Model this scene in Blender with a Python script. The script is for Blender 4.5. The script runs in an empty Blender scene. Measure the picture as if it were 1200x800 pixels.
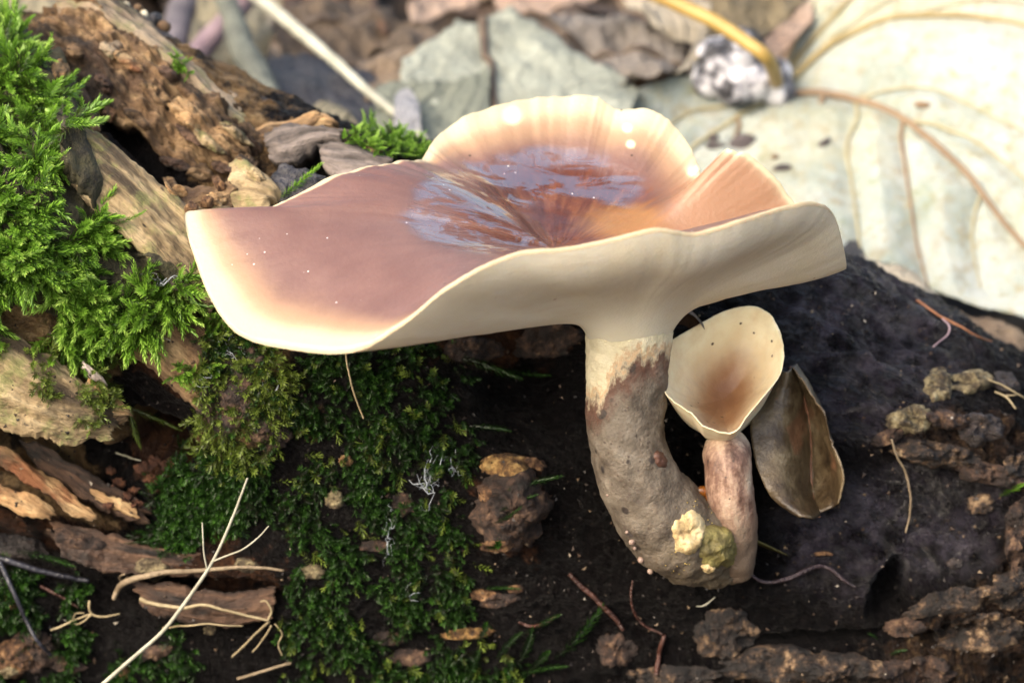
import bpy, bmesh, math, random
import numpy as np
from mathutils import Vector, Matrix
from mathutils.bvhtree import BVHTree

# 1 Blender unit = 1 cm
SC = bpy.context.scene
COL = SC.collection
SC.unit_settings.scale_length = 0.01
random.seed(7)
RNG = np.random.default_rng(7)

# ------------------------------------------------------------------ camera
PITCH = math.radians(25.0)
DIST = 45.0
LENS = 100.0
FWD = np.array([0, math.cos(PITCH), -math.sin(PITCH)])
UPV = np.array([0, math.sin(PITCH), math.cos(PITCH)])
RGT = np.array([1.0, 0, 0])
CAM = -DIST * FWD
cam_data = bpy.data.cameras.new('camera')
cam = bpy.data.objects.new('camera', cam_data)
COL.objects.link(cam)
cam.location = CAM
cam.rotation_euler = (math.pi / 2 - PITCH, 0, 0)
cam_data.lens = LENS
cam_data.sensor_width = 36.0
cam_data.clip_start = 0.5
cam_data.clip_end = 5000
cam_data.dof.use_dof = True
cam_data.dof.focus_distance = 44.0
cam_data.dof.aperture_fstop = 0.17       # f/17 at 1 unit = 1 cm
SC.camera = cam

# ------------------------------------------------------------------ light
SUN_EL, SUN_AZ = math.radians(43), math.radians(-130)   # thin cloud, high to the left, a little in front of the log
w = bpy.data.worlds.new('World'); SC.world = w; w.use_nodes = True
nt = w.node_tree
bg = nt.nodes['Background']
sky = nt.nodes.new('ShaderNodeTexSky'); sky.sky_type = 'NISHITA'
sky.sun_disc = False
sky.sun_elevation = SUN_EL
sky.sun_rotation = SUN_AZ
sky.air_density = 1.4; sky.dust_density = 8.0; sky.ozone_density = 0.4
nt.links.new(sky.outputs[0], bg.inputs[0])
bg.inputs[1].default_value = 0.15
sl = bpy.data.lights.new('sun', 'SUN'); sl.energy = 1.0; sl.angle = math.radians(70); sl.color = (1.0, 0.98, 0.945)
so = bpy.data.objects.new('sun', sl); COL.objects.link(so)
sdir = Vector((math.sin(SUN_AZ) * math.cos(SUN_EL), math.cos(SUN_AZ) * math.cos(SUN_EL), math.sin(SUN_EL)))
so.rotation_euler = sdir.to_track_quat('Z', 'Y').to_euler()
so.location = sdir * 100
SC.view_settings.view_transform = 'Standard'
SC.view_settings.look = 'None'
SC.view_settings.exposure = 1.40
SC.view_settings.gamma = 1.0
SC.cycles.use_denoising = True
SC.cycles.max_bounces = 6

# ------------------------------------------------------------------ helpers
def ray(px, py):
    px = np.asarray(px, float); py = np.asarray(py, float)
    k = 36.0 / LENS / 1200.0
    return FWD + ((px - 600) * k)[..., None] * RGT + ((400 - py) * k)[..., None] * UPV

def W(px, py, Y):
    """the point at depth y = Y seen in photo pixel (px, py)"""
    d = ray(px, py)
    t = (np.asarray(Y, float) - CAM[1]) / d[..., 1]
    return CAM + t[..., None] * d

def WP(lst):
    a = np.array(lst, float)
    return W(a[:, 0], a[:, 1], a[:, 2])

def proj(P):
    d = P - CAM
    z = d @ FWD
    k = 36.0 / LENS / 1200.0
    return 600 + (d @ RGT) / z / k, 400 - (d @ UPV) / z / k

_perm = np.random.default_rng(11).permutation(256)
_perm = np.concatenate([_perm, _perm, _perm])
_g = np.random.default_rng(12).normal(size=(256, 3)); _g /= np.linalg.norm(_g, axis=1)[:, None]
def perlin(P):
    P = np.asarray(P, float)
    I = np.floor(P).astype(int); f = P - I; I &= 255
    u = f * f * f * (f * (f * 6 - 15) + 10)
    out = 0
    for dx in (0, 1):
        for dy in (0, 1):
            for dz in (0, 1):
                h = _perm[_perm[_perm[I[..., 0] + dx] + I[..., 1] + dy] + I[..., 2] + dz]
                g = _g[h]
                n = g[..., 0] * (f[..., 0] - dx) + g[..., 1] * (f[..., 1] - dy) + g[..., 2] * (f[..., 2] - dz)
                wx = u[..., 0] if dx else 1 - u[..., 0]
                wy = u[..., 1] if dy else 1 - u[..., 1]
                wz = u[..., 2] if dz else 1 - u[..., 2]
                out = out + n * wx * wy * wz
    return out
def fbm(P, octv=4, gain=0.5, ridged=False):
    s, a, tot = 0, 1.0, 0
    P = np.asarray(P, float)
    for i in range(octv):
        n = perlin(P + 17.3 * i)
        if ridged: n = 0.5 - np.abs(n) * 2
        s = s + a * n; tot += a; a *= gain; P = P * 2.03
    return s / tot

def cr(pts, n, closed=False, byidx=False):
    """Catmull-Rom through pts (m,k) -> n samples"""
    p = np.asarray(pts, float); m = len(p)
    if closed:
        t = np.linspace(0, m, n, endpoint=False)
        g = lambda i: p[i % m]
    else:
        t = np.linspace(0, m - 1, n)
        q = np.vstack([2 * p[0] - p[1], p, 2 * p[-1] - p[-2]])
        g = lambda i: q[np.clip(i + 1, 0, m + 1)]
    i = np.floor(t).astype(int)
    if not closed: i = np.minimum(i, m - 2)
    f = (t - i)[:, None]
    a, b, c, d = g(i - 1), g(i), g(i + 1), g(i + 2)
    return 0.5 * (2 * b + (c - a) * f + (2 * a - 5 * b + 4 * c - d) * f ** 2 + (3 * b - a - 3 * c + d) * f ** 3)

def smooth(x, a, b):
    t = np.clip((x - a) / (b - a + 1e-12), 0, 1)
    return t * t * (3 - 2 * t)

def grid_faces(nu, nv, closed_u=False, off=0):
    iu = np.arange(nu if closed_u else nu - 1)[:, None]; iv = np.arange(nv - 1)[None, :]
    iu2 = (iu + 1) % nu
    return (np.stack([iu * nv + iv, iu2 * nv + iv, iu2 * nv + iv + 1, iu * nv + iv + 1], -1).reshape(-1, 4) + off)

def mesh_np(name, V, quads=None, tris=None, attrs=None, smooth_=True):
    me = bpy.data.meshes.new(name)
    V = np.asarray(V, np.float32)
    nq = 0 if quads is None else len(quads); ntri = 0 if tris is None else len(tris)
    me.vertices.add(len(V)); me.vertices.foreach_set('co', V.ravel())
    loops = []
    if nq: loops.append(np.asarray(quads).ravel())
    if ntri: loops.append(np.asarray(tris).ravel())
    loops = np.concatenate(loops).astype(np.int32)
    me.loops.add(len(loops)); me.loops.foreach_set('vertex_index', loops)
    st = np.concatenate([np.arange(nq) * 4, nq * 4 + np.arange(ntri) * 3]).astype(np.int32)
    me.polygons.add(nq + ntri); me.polygons.foreach_set('loop_start', st)
    me.polygons.foreach_set('use_smooth', np.full(nq + ntri, smooth_, bool))
    me.update(calc_edges=True)
    for k, a in (attrs or {}).items():
        a = np.asarray(a, np.float32)
        if a.ndim == 1:
            at = me.attributes.new(k, 'FLOAT', 'POINT'); at.data.foreach_set('value', a)
        else:
            at = me.attributes.new(k, 'FLOAT_VECTOR', 'POINT'); at.data.foreach_set('vector', a.ravel())
    return me

def link(name, me, mat=None, parent=None, label=None, cat=None, group=None, kind=None):
    o = bpy.data.objects.new(name, me)
    COL.objects.link(o)
    if mat is not None and me is not None:
        for m in (mat if isinstance(mat, (list, tuple)) else [mat]): me.materials.append(m)
    if parent is not None: o.parent = parent
    if label: o['label'] = label
    if cat: o['category'] = cat
    if group: o['group'] = group
    if kind: o['kind'] = kind
    return o

def thing(name, label, cat, loc=(0, 0, 0), group=None):
    o = link(name, None, None, None, label, cat, group)
    return o     # world-space meshes are parented to it; it stays at the origin unless copied

def normals_grid(P):
    du = np.gradient(P, axis=0); dv = np.gradient(P, axis=1)
    n = np.cross(du, dv)
    return n / (np.linalg.norm(n, axis=-1, keepdims=True) + 1e-12)

def tube(pts, rad, ns=8, n=None, rough=0.0, seed=0, cap=True):
    p = cr(pts, n) if n else np.asarray(pts, float)
    m = len(p)
    r = np.interp(np.linspace(0, 1, m), np.linspace(0, 1, len(np.atleast_1d(rad))), np.atleast_1d(rad))
    T = np.gradient(p, axis=0); T /= np.linalg.norm(T, axis=1)[:, None] + 1e-12
    ref = np.array([0.13, -0.9, 0.41]); A = np.zeros_like(p)
    a = np.cross(T[0], ref); a /= np.linalg.norm(a)
    for i in range(m):
        a = a - T[i] * (a @ T[i]); a /= np.linalg.norm(a) + 1e-12; A[i] = a
    B = np.cross(T, A)
    th = np.linspace(0, 2 * math.pi, ns, endpoint=False)
    ring = np.cos(th)[None, :, None] * A[:, None] + np.sin(th)[None, :, None] * B[:, None]
    V = p[:, None] + ring * r[:, None, None]
    if rough:
        nn = fbm(V * 3.0 / max(r.mean(), .02) * .1 + seed * 7.7, 3)
        V = V + ring * (nn * rough * r[:, None])[..., None]
    V = V.reshape(-1, 3)
    F = []
    i = np.arange(m - 1)[:, None]; j = np.arange(ns)[None, :]; j2 = (j + 1) % ns
    Q = np.stack([i * ns + j, i * ns + j2, (i + 1) * ns + j2, (i + 1) * ns + j], -1).reshape(-1, 4)
    Tt = None
    if cap:
        V = np.vstack([V, p[0] - T[0] * r[0] * .4, p[-1] + T[-1] * r[-1] * .4])
        c0 = m * ns; jj = np.arange(ns); jn = (jj + 1) % ns
        Tt = np.vstack([np.stack([np.full(ns, c0), jn, jj], -1), np.stack([np.full(ns, c0 + 1), (m - 1) * ns + jj, (m - 1) * ns + jn], -1)])
    al = np.repeat(np.linspace(0, 1, m), ns)
    if cap: al = np.concatenate([al, [0, 1]])
    return V, Q, Tt, al

def merge(parts):
    V, Q, T, A, off = [], [], [], [], 0
    for v, q, t, a in parts:
        V.append(v); A.append(a)
        if q is not None: Q.append(np.asarray(q) + off)
        if t is not None: T.append(np.asarray(t) + off)
        off += len(v)
    return np.vstack(V), (np.vstack(Q) if Q else None), (np.vstack(T) if T else None), np.concatenate(A)

# ------------------------------------------------------------------ materials
class M:
    def __init__(s, name):
        s.m = bpy.data.materials.new(name); s.m.use_nodes = True
        s.t = s.m.node_tree; s.b = s.t.nodes['Principled BSDF']; s.l = s.t.links
    def new(s, k, **kw):
        n = s.t.nodes.new(k)
        for a, v in kw.items(): setattr(n, a, v)
        return n
    def put(s, sock, v):
        if isinstance(v, (int, float)): sock.default_value = v
        elif isinstance(v, (tuple, list)):
            sock.default_value = tuple(v) + ((1,) if len(v) == 3 and sock.type == 'RGBA' else ())
        else: s.l.new(v, sock)
    def co(s, scale=(1, 1, 1), rot=(0, 0, 0), src=None):
        mp = s.new('ShaderNodeMapping'); mp.inputs[3].default_value = scale; mp.inputs[2].default_value = rot
        if src is None: src = s.new('ShaderNodeTexCoord').outputs['Object']
        s.l.new(src, mp.inputs[0]); return mp.outputs[0]
    def attr(s, name, vec=False):
        n = s.new('ShaderNodeAttribute', attribute_name=name)
        return n.outputs['Vector'] if vec else n.outputs['Fac']
    def noise(s, scale, detail=4, rough=.55, co=None, dist=0.0):
        n = s.new('ShaderNodeTexNoise'); n.inputs['Scale'].default_value = scale; n.inputs['Detail'].default_value = detail
        n.inputs['Roughness'].default_value = rough; n.inputs['Distortion'].default_value = dist
        s.l.new(co if co is not None else s.co(), n.inputs['Vector']); return n.outputs['Fac']
    def voro(s, scale, co=None, feat='F1', out='Distance'):
        n = s.new('ShaderNodeTexVoronoi', feature=feat); n.inputs['Scale'].default_value = scale
        s.l.new(co if co is not None else s.co(), n.inputs['Vector']); return n.outputs[out]
    def math(s, op, a, b=0.0, c=None, clamp=False):
        n = s.new('ShaderNodeMath', operation=op, use_clamp=clamp)
        s.put(n.inputs[0], a); s.put(n.inputs[1], b)
        if c is not None: s.put(n.inputs[2], c)
        return n.outputs[0]
    def step(s, x, a, b):
        n = s.new('ShaderNodeMapRange', interpolation_type='SMOOTHSTEP')
        s.put(n.inputs[0], x); n.inputs[1].default_value = a; n.inputs[2].default_value = b
        return n.outputs[0]
    def mix(s, f, a, b):
        n = s.new('ShaderNodeMix', data_type='RGBA')
        s.put(n.inputs[0], f); s.put(n.inputs[6], a); s.put(n.inputs[7], b); return n.outputs[2]
    def ramp(s, f, stops):
        n = s.new('ShaderNodeValToRGB'); e = n.color_ramp.elements
        while len(e) < len(stops): e.new(0.5)
        for i, (p, c) in enumerate(stops):
            e[i].position = p; e[i].color = tuple(c) + (1,)
        s.l.new(f, n.inputs[0]); return n.outputs[0]
    def bump(s, h, dist=0.05, strength=1.0, prev=None):
        n = s.new('ShaderNodeBump'); n.inputs['Distance'].default_value = dist; n.inputs['Strength'].default_value = strength
        s.l.new(h, n.inputs['Height'])
        if prev is not None: s.l.new(prev, n.inputs['Normal'])
        return n.outputs[0]
    def done(s, color, rough=.7, bump=None, **kw):
        s.put(s.b.inputs['Base Color'], color); s.put(s.b.inputs['Roughness'], rough)
        if bump is not None: s.l.new(bump, s.b.inputs['Normal'])
        for k, v in kw.items(): s.put(s.b.inputs[k.replace('_', ' ')], v)
        return s.m

def mat_plain(name, c1, c2, scale=3, rough=.7, bumpd=.02, bscale=12, **kw):
    s = M(name)
    n = s.noise(scale, 5, .6)
    return s.done(s.ramp(n, [(.3, c1), (.7, c2)]), rough, s.bump(s.noise(bscale, 4), bumpd), **kw)

def mat_wood(name, dark, mid, light, green=None, rough=.8, gscale=1.0, rot=None, bumpd=.06):
    """fibrous rotten wood; grain runs along the first axis of the attribute 'grain'"""
    s = M(name)
    g = s.attr('grain', True)
    fine = s.noise(7 * gscale, 6, .65, s.co((.16, 1, 1), src=g), .3)
    mid_n = s.noise(1.6 * gscale, 5, .6, s.co((.3, 1, 1), src=g), .4)
    pits = s.voro(4.5, s.co((.45, 1.2, 1), src=g))
    c = s.ramp(fine, [(.28, dark), (.5, mid), (.72, light)])
    c = s.mix(s.step(mid_n, .52, .36), c, tuple(x * .35 for x in dark))
    c = s.mix(s.math('MULTIPLY', s.step(mid_n, .55, .7), .7), c, tuple(min(x * 1.15, .6) for x in light))
    if rot is not None:
        c = s.mix(s.math('MULTIPLY', s.step(s.noise(1.1, 5, .65, s.co((.5, 1, 1), src=g)), .53, .64), .85), c, rot)
    if green is not None:
        gn = s.noise(2.2, 6, .7)
        c = s.mix(s.math('MULTIPLY', s.step(gn, .48, .66), .75), c, green)
    c = s.mix(s.step(pits, .14, .05), c, (.02, .014, .01))
    h = s.math('ADD', s.math('MULTIPLY', fine, 1.0), s.math('MULTIPLY', mid_n, 1.2))
    h = s.math('ADD', h, s.math('MULTIPLY', s.noise(16, 4, .7, s.co((.4, 1, 1), src=g)), .4))
    return s.done(c, rough, s.bump(h, bumpd * 2.2))

# ------------------------------------------------------------------ the ground
def ground_z(x, y):
    s = smooth(y, 2, 9) * 3.2 + smooth(y, 8, 24) * 4.0 + smooth(y, 24, 120) * 6
    return -8.4 + s + 0.25 * np.sin(x * .31 + 1.0) * np.cos(y * .27)
gx = np.concatenate([np.linspace(-2500, -60, 26), np.linspace(-50, 50, 130), np.linspace(60, 2500, 26)])
gy = np.concatenate([np.linspace(-2500, -60, 26), np.linspace(-50, 70, 150), np.linspace(80, 3500, 30)])
GX, GY = np.meshgrid(gx, gy, indexing='ij')
near = np.exp(-((GX / 60) ** 2 + ((GY - 10) / 60) ** 2))
GZ = ground_z(GX, GY) + near * .8 * fbm(np.stack([GX * .25, GY * .25, GX * 0], -1), 4) + (1 - near) * 8 * fbm(np.stack([GX * .01, GY * .01, GX * 0], -1), 3)
V = np.stack([GX, GY, GZ], -1)
s = M('forest_soil')
c = s.ramp(s.noise(.9, 8, .7), [(.3, (.012, .009, .007)), (.5, (.045, .03, .02)), (.68, (.12, .08, .05))])
m_soil = s.done(c, .85, s.bump(s.noise(2.5, 6, .7), .5))
g = link('ground', mesh_np('ground', V.reshape(-1, 3), grid_faces(len(gx), len(gy))), m_soil, kind='structure')

# ------------------------------------------------------------------ the fallen log
ST = [  # crest, shoulder, upper front, front, mid, low, under   (photo pixel x, y, depth)
 [(-420,60,5.5),(-420,170,3.2),(-420,280,1.6),(-420,420,.6),(-420,580,.2),(-420,740,.2),(-420,900,1.2),(-420,1040,3)],
 [(-200,45,5.4),(-200,160,3.0),(-200,270,1.0),(-200,410,-.1),(-200,580,0),(-200,730,0),(-200,880,.7),(-200,1030,2.6)],
 [(0,38,5.3),(0,130,3.2),(0,250,.6),(0,400,-.2),(0,570,.5),(0,720,.0),(0,870,.4),(0,1020,2.2)],
 [(110,30,5.0),(110,135,3.4),(110,250,.9),(110,400,.2),(110,570,.6),(110,720,.0),(110,870,.2),(110,1020,2.0)],
 [(220,75,4.5),(220,190,2.9),(220,290,1.0),(220,420,.1),(220,570,.1),(220,720,-.2),(220,870,.1),(220,1020,1.9)],
 [(340,140,4.0),(340,220,2.6),(340,320,1.0),(340,430,.0),(340,570,-.3),(340,720,-.4),(340,870,0),(340,1020,1.8)],
 [(480,182,3.8),(480,270,2.4),(480,350,1.1),(480,440,.25),(480,570,-.3),(480,720,-.45),(480,870,-.1),(480,1020,1.8)],
 [(640,230,3.7),(640,310,2.4),(640,380,1.3),(640,460,.5),(640,580,-.2),(640,720,-.5),(640,870,-.2),(640,1020,1.8)],
 [(800,272,3.6),(800,330,2.4),(800,395,1.4),(800,470,.6),(800,580,-.05),(800,720,-.5),(800,870,-.3),(800,1020,1.8)],
 [(960,308,3.4),(960,350,2.3),(960,410,1.4),(960,485,.6),(960,590,.05),(960,720,-.4),(960,870,-.3),(960,1020,1.8)],
 [(1100,376,3.1),(1100,408,2.2),(1100,450,1.3),(1100,515,.6),(1100,600,.1),(1100,725,-.4),(1100,870,-.3),(1100,1020,1.8)],
 [(1215,440,2.9),(1215,462,2.1),(1215,495,1.3),(1215,550,.6),(1215,630,.1),(1215,735,-.4),(1215,870,-.3),(1215,1020,1.8)],
 [(1400,480,2.7),(1400,520,2.0),(1400,565,1.3),(1400,615,.6),(1400,690,.1),(1400,780,-.3),(1400,890,-.1),(1400,1020,1.8)],
 [(1620,570,2.5),(1620,605,2.0),(1620,645,1.4),(1620,690,.9),(1620,750,.5),(1620,830,.2),(1620,930,.6),(1620,1040,2.0)],
]
rows = []
for stn in ST:
    F = WP(stn); c0 = F[0]
    back = np.array([c0 + (0, 5.0, -9.5), c0 + (0, 5.4, -5.5), c0 + (0, 3.8, -2.2), c0 + (0, 1.8, -.45)])
    rows.append(np.vstack([back, F]))
rows = np.array(rows)                         # station, row, 3
NX = 620
A1 = np.stack([cr(rows[:, j], NX) for j in range(rows.shape[1])], 1)   # NX, rows, 3
nr = rows.shape[1]
tt = np.concatenate([np.linspace(0, 3.2, 36, endpoint=False), np.linspace(3.2, 9.2, 390, endpoint=False), np.linspace(9.2, nr - 1, 34)])
def cr_t(p, t):
    q = np.concatenate([2 * p[:, :1] - p[:, 1:2], p, 2 * p[:, -1:] - p[:, -2:-1]], 1)
    i = np.minimum(np.floor(t).astype(int), p.shape[1] - 2); f = (t - i)[None, :, None]
    a, b, c, d = q[:, i], q[:, i + 1], q[:, i + 2], q[:, i + 3]
    return 0.5 * (2 * b + (c - a) * f + (2 * a - 5 * b + 4 * c - d) * f ** 2 + (3 * b - a - 3 * c + d) * f ** 3)
LP = cr_t(A1, tt)
LN = normals_grid(LP)
if (LN[NX // 2, 250] @ FWD) > 0: LN = -LN
PX, PY = proj(LP)
def blob(cx, cy, rx, ry, ang=0, soft=.5, wob=.35, seed=0):
    a = math.radians(ang); dx = PX - cx; dy = PY - cy
    u = (dx * math.cos(a) + dy * math.sin(a)) / rx; v = (-dx * math.sin(a) + dy * math.cos(a)) / ry
    r = np.sqrt(u * u + v * v)
    r = r + wob * NB[seed % 3]
    return 1 - smooth(r, 1 - soft, 1 + soft * .4)
NB = [fbm(LP * 1.3 + 5, 4) * 2, fbm(LP * 2.2 + 31, 4) * 2, fbm(LP * .8 + 71, 4) * 2]
left = 1 - smooth(PX + 60 * NB[0], 230, 420)
# grain runs along the log, dropping to the right at upper left
ca, sa = math.cos(.62), math.sin(.62)
gr_a = LP[..., 0] * ca - (LP[..., 2] - .5 * LP[..., 1]) * sa
gr_c = LP[..., 0] * sa + (LP[..., 2] - .5 * LP[..., 1]) * ca
grain = np.stack([gr_a, gr_c, LP[..., 1] * .8], -1)
fib = fbm(grain * np.array([.5, 2.6, 1.5]), 5, .6)
fine = fbm(LP * 3.2, 5, .6)
big = fbm(LP * .55 + 3, 3)
rockr = fbm(LP * 1.2 + 9, 5, .55, ridged=True)
bark = np.clip(blob(1010, 800, 260, 60, -8, .5) + blob(1150, 720, 110, 60, -20, .5) + blob(1150, 520, 120, 45, 10, .5) + blob(1215, 640, 50, 90, 0), 0, 1)
smoothz = np.clip(blob(1010, 420, 150, 120, 25, .6) + blob(1040, 620, 170, 80, -5, .5), 0, 1) * (1 - bark)
d = left * (.34 * fib + .22 * fine + .25 * big)
med = fbm(LP * np.array([.9, 1.5, 1.5]) + 40, 5, .6)
d += (1 - left) * ((.24 - .12 * smoothz) * fine + .24 * big + (.20 - .10 * smoothz) * rockr + (.34 - .12 * smoothz) * med + .16 * fib)
d += bark * (.45 * rockr + .35 * fine + .12)
rid = fbm(np.stack([LP[..., 0] * ca + LP[..., 2] * -sa, LP[..., 0] * sa + LP[..., 2] * ca, LP[..., 1]], -1) * np.array([.45, 1.9, 1.9]) + 21, 5, .6, True)
d += .30 * rid * np.clip(blob(1010, 420, 200, 130, 25, .7) + .4 * smoothz, 0, 1)
# broad dents and ridges of the charred right side
d -= .5 * blob(165, 172, 80, 16, 42, .6, .4)
d += .13 * blob(985, 420, 60, 8, -4, .8, .1) - .14 * blob(962, 436, 26, 13, 0, .7, .3)
d += .10 * blob(1000, 340, 130, 12, 22, .9, .2) - .16 * blob(1040, 400, 90, 22, 18, .8, .2)
d += .10 * blob(940, 380, 20, 60, 15, .8, .3) - .22 * blob(1060, 418, 45, 9, 10, .8, 1.2) - .14 * blob(985, 492, 50, 9, -6, .8, 1.0)
d -= 1.0 * blob(1043, 690, 24, 40, 18, .6, .9) + .55 * blob(955, 745, 85, 8, -4, .6, .4) + .5 * blob(1115, 738, 40, 10, -5, .6, .4)
d += .30 * blob(1010, 768, 90, 14, -3, .7, .4) + .2 * blob(1120, 705, 70, 12, -18, .8, .4)
d -= .12 * blob(1060, 620, 130, 50, -5, .7, .2)
# hollow under the cap, cavity at left, rot pocket
d -= 1.5 * blob(185, 520, 48, 34, 30, .5, .3, 1) + .9 * blob(70, 530, 100, 22, 10, .6, .3, 1)
d -= .7 * blob(620, 450, 60, 70, 0, .8, .3)
d += .45 * blob(600, 590, 42, 60, 0, .7, .5, 1) + .3 * blob(300, 470, 60, 70, 20, .8, .4)
d -= .5 * blob(250, 690, 120, 12, 4, .7, .5, 1) + .4 * blob(60, 640, 90, 14, 5, .7, .4, 1) - .3 * blob(240, 660, 100, 14, 5, .8, .4)
LP = LP + LN * d[..., None]
a_tan = np.clip(left * (PY < 520) + blob(40, 560, 150, 40, 25), 0, 1) * 1.0
a_tan = a_tan * (1 - .95 * blob(165, 175, 100, 30, 42, .6, .4)) * (1 - .9 * blob(190, 470, 70, 55, 30, .6, .4, 1))  # shade in the groove below the slab painted by taking out the tan
a_rust = np.clip(blob(190, 555, 60, 40, 20, .8, .6) + blob(200, 430, 60, 40, 40, .8, .5) + .8 * blob(600, 600, 50, 70, 0, .8, .8, 1) + .7 * blob(240, 660, 130, 60, 0, .9, .7, 2) + .6 * blob(60, 620, 110, 50, 10, .8, .6) + .7 * blob(560, 400, 130, 45, 0, .8, .6), 0, 1)
a_patch = np.clip(bark + .5 * blob(320, 480, 70, 80, 20, .8, .6, 1) + .4 * blob(480, 560, 160, 140, 0, .8, .7, 1), 0, 1)
a_sky_sheen = np.clip(smoothz, 0, 1)
s = M('log_wood')
fi = s.noise(6, 6, .65, s.co((.18, 1, 1), src=s.attr('grain', True)), .4)
nz = s.noise(2.2, 8, .68)
nz2 = s.noise(7, 6, .7)
dark = s.ramp(nz2, [(.3, (.0015, .001, .0015)), (.52, (.0035, .0026, .0030)), (.68, (.008, .006, .0065)), (.8, (.028, .020, .019))])
tan = s.ramp(fi, [(.28, (.06, .035, .018)), (.5, (.20, .125, .06)), (.7, (.38, .27, .14))])
tan = s.mix(s.step(s.noise(1.3, 6, .7), .5, .38), tan, (.022, .014, .009))
rust = s.ramp(fi, [(.3, (.014, .008, .006)), (.52, (.06, .026, .014)), (.72, (.17, .075, .032))])
wn = s.math('SUBTRACT', s.noise(1.7, 8, .75), .5)
c = s.mix(s.step(s.math('ADD', s.attr('tan'), s.math('MULTIPLY', wn, 1.6)), .35, .65), dark, tan)
c = s.mix(s.step(s.math('ADD', s.attr('rust'), s.math('MULTIPLY', wn, 2.2)), .35, .8), c, rust)
pat = s.ramp(s.noise(4, 8, .72), [(.38, (.008, .005, .004)), (.52, (.035, .02, .013)), (.62, (.12, .075, .04)), (.76, (.36, .27, .16))])
pk = s.step(s.math('ADD', s.math('MULTIPLY', s.attr('patch'), .42), s.noise(2.6, 7, .72)), .78, .92)
c = s.mix(s.math('MULTIPLY', pk, .8), c, pat)
sky_sheen = s.ramp(s.noise(1.5, 6, .6), [(.36, (.006, .005, .008)), (.52, (.030, .025, .036)), (.68, (.075, .065, .085))])  # violet-blue sky sheen of the right crest, painted into the base colour
c = s.mix(s.math('MULTIPLY', s.attr('blue'), s.step(s.noise(3, 5, .65), .3, .6)), c, sky_sheen)
spk = s.voro(9)
c = s.mix(s.math('MULTIPLY', s.step(spk, .1, .06), s.step(s.noise(3.5, 2), .55, .62)), c, (.32, .25, .17))
ro = s.math('SUBTRACT', .48, s.math('MULTIPLY', s.attr('blue'), .16))
ro = s.math('SUBTRACT', ro, s.math('MULTIPLY', s.step(nz, .5, .62), .12))
fl = s.noise(3.2, 7, .7, s.co((.35, 1.0, 1.0), (0, .35, 0)), 1.2)
h = s.math('ADD', s.math('MULTIPLY', fi, .6), s.math('ADD', nz2, s.math('MULTIPLY', s.noise(22, 4, .7), .35)))
h = s.math('ADD', h, s.math('MULTIPLY', fl, 1.5))
m_log = s.done(c, ro, s.bump(h, .30), Specular_IOR_Level=s.math('ADD', .2, s.math('MULTIPLY', s.attr('blue'), s.math('MULTIPLY', .9, s.step(s.noise(2.4, 6, .7), .36, .60)))))
end = []
LV = LP.reshape(-1, 3); nyr = LP.shape[1]
cl, crr = LP[0].mean(0), LP[-1].mean(0)
capQ = np.vstack([np.stack([np.full(nyr - 1, len(LV)), np.arange(nyr - 1) + 1, np.arange(nyr - 1)], -1),
                  np.stack([np.full(nyr - 1, len(LV) + 1), (NX - 1) * nyr + np.arange(nyr - 1), (NX - 1) * nyr + np.arange(nyr - 1) + 1], -1)])
ex = lambda a: np.concatenate([a.reshape(-1, *a.shape[2:]), np.zeros((2,) + a.shape[2:])])
LV = np.vstack([LV, cl, crr])
LQ = grid_faces(NX, nyr)
fallen_log = thing('fallen_log', 'dark rotting fallen log that the mushrooms grow on, brown and splintered at the left', 'log')
link('trunk', mesh_np('trunk', LV, LQ, capQ, dict(grain=ex(grain), tan=ex(a_tan), rust=ex(a_rust), patch=ex(a_patch), blue=ex(a_sky_sheen))), m_log, fallen_log)
bvh_log = BVHTree.FromPolygons([Vector(v) for v in LV], LQ.tolist())
SURF = [bvh_log]
CAMV = Vector(CAM)
def hit(px, py, every=True):
    """first surface of the log (and of the wood on it) behind photo pixel (px, py)"""
    dd = Vector(ray(px, py)); best = None
    for b in (SURF if every else SURF[:1]):
        p, n, i, t = b.ray_cast(CAMV, dd)
        if p is not None and (best is None or t < best[2]): best = (p, n, t)
    if best is None: return None, None
    n = best[1]
    if n.dot(dd) > 0: n = -n
    return np.array(best[0]), np.array(n)
def on_log(pts, lift=0.0, every=True):
    out = []
    for q in pts:
        p, n = hit(q[0], q[1], every)
        if p is None: p, n = W(q[0], q[1], 3.0), -FWD
        out.append(p + n * (q[2] if len(q) > 2 else lift))
    return np.array(out)

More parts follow.
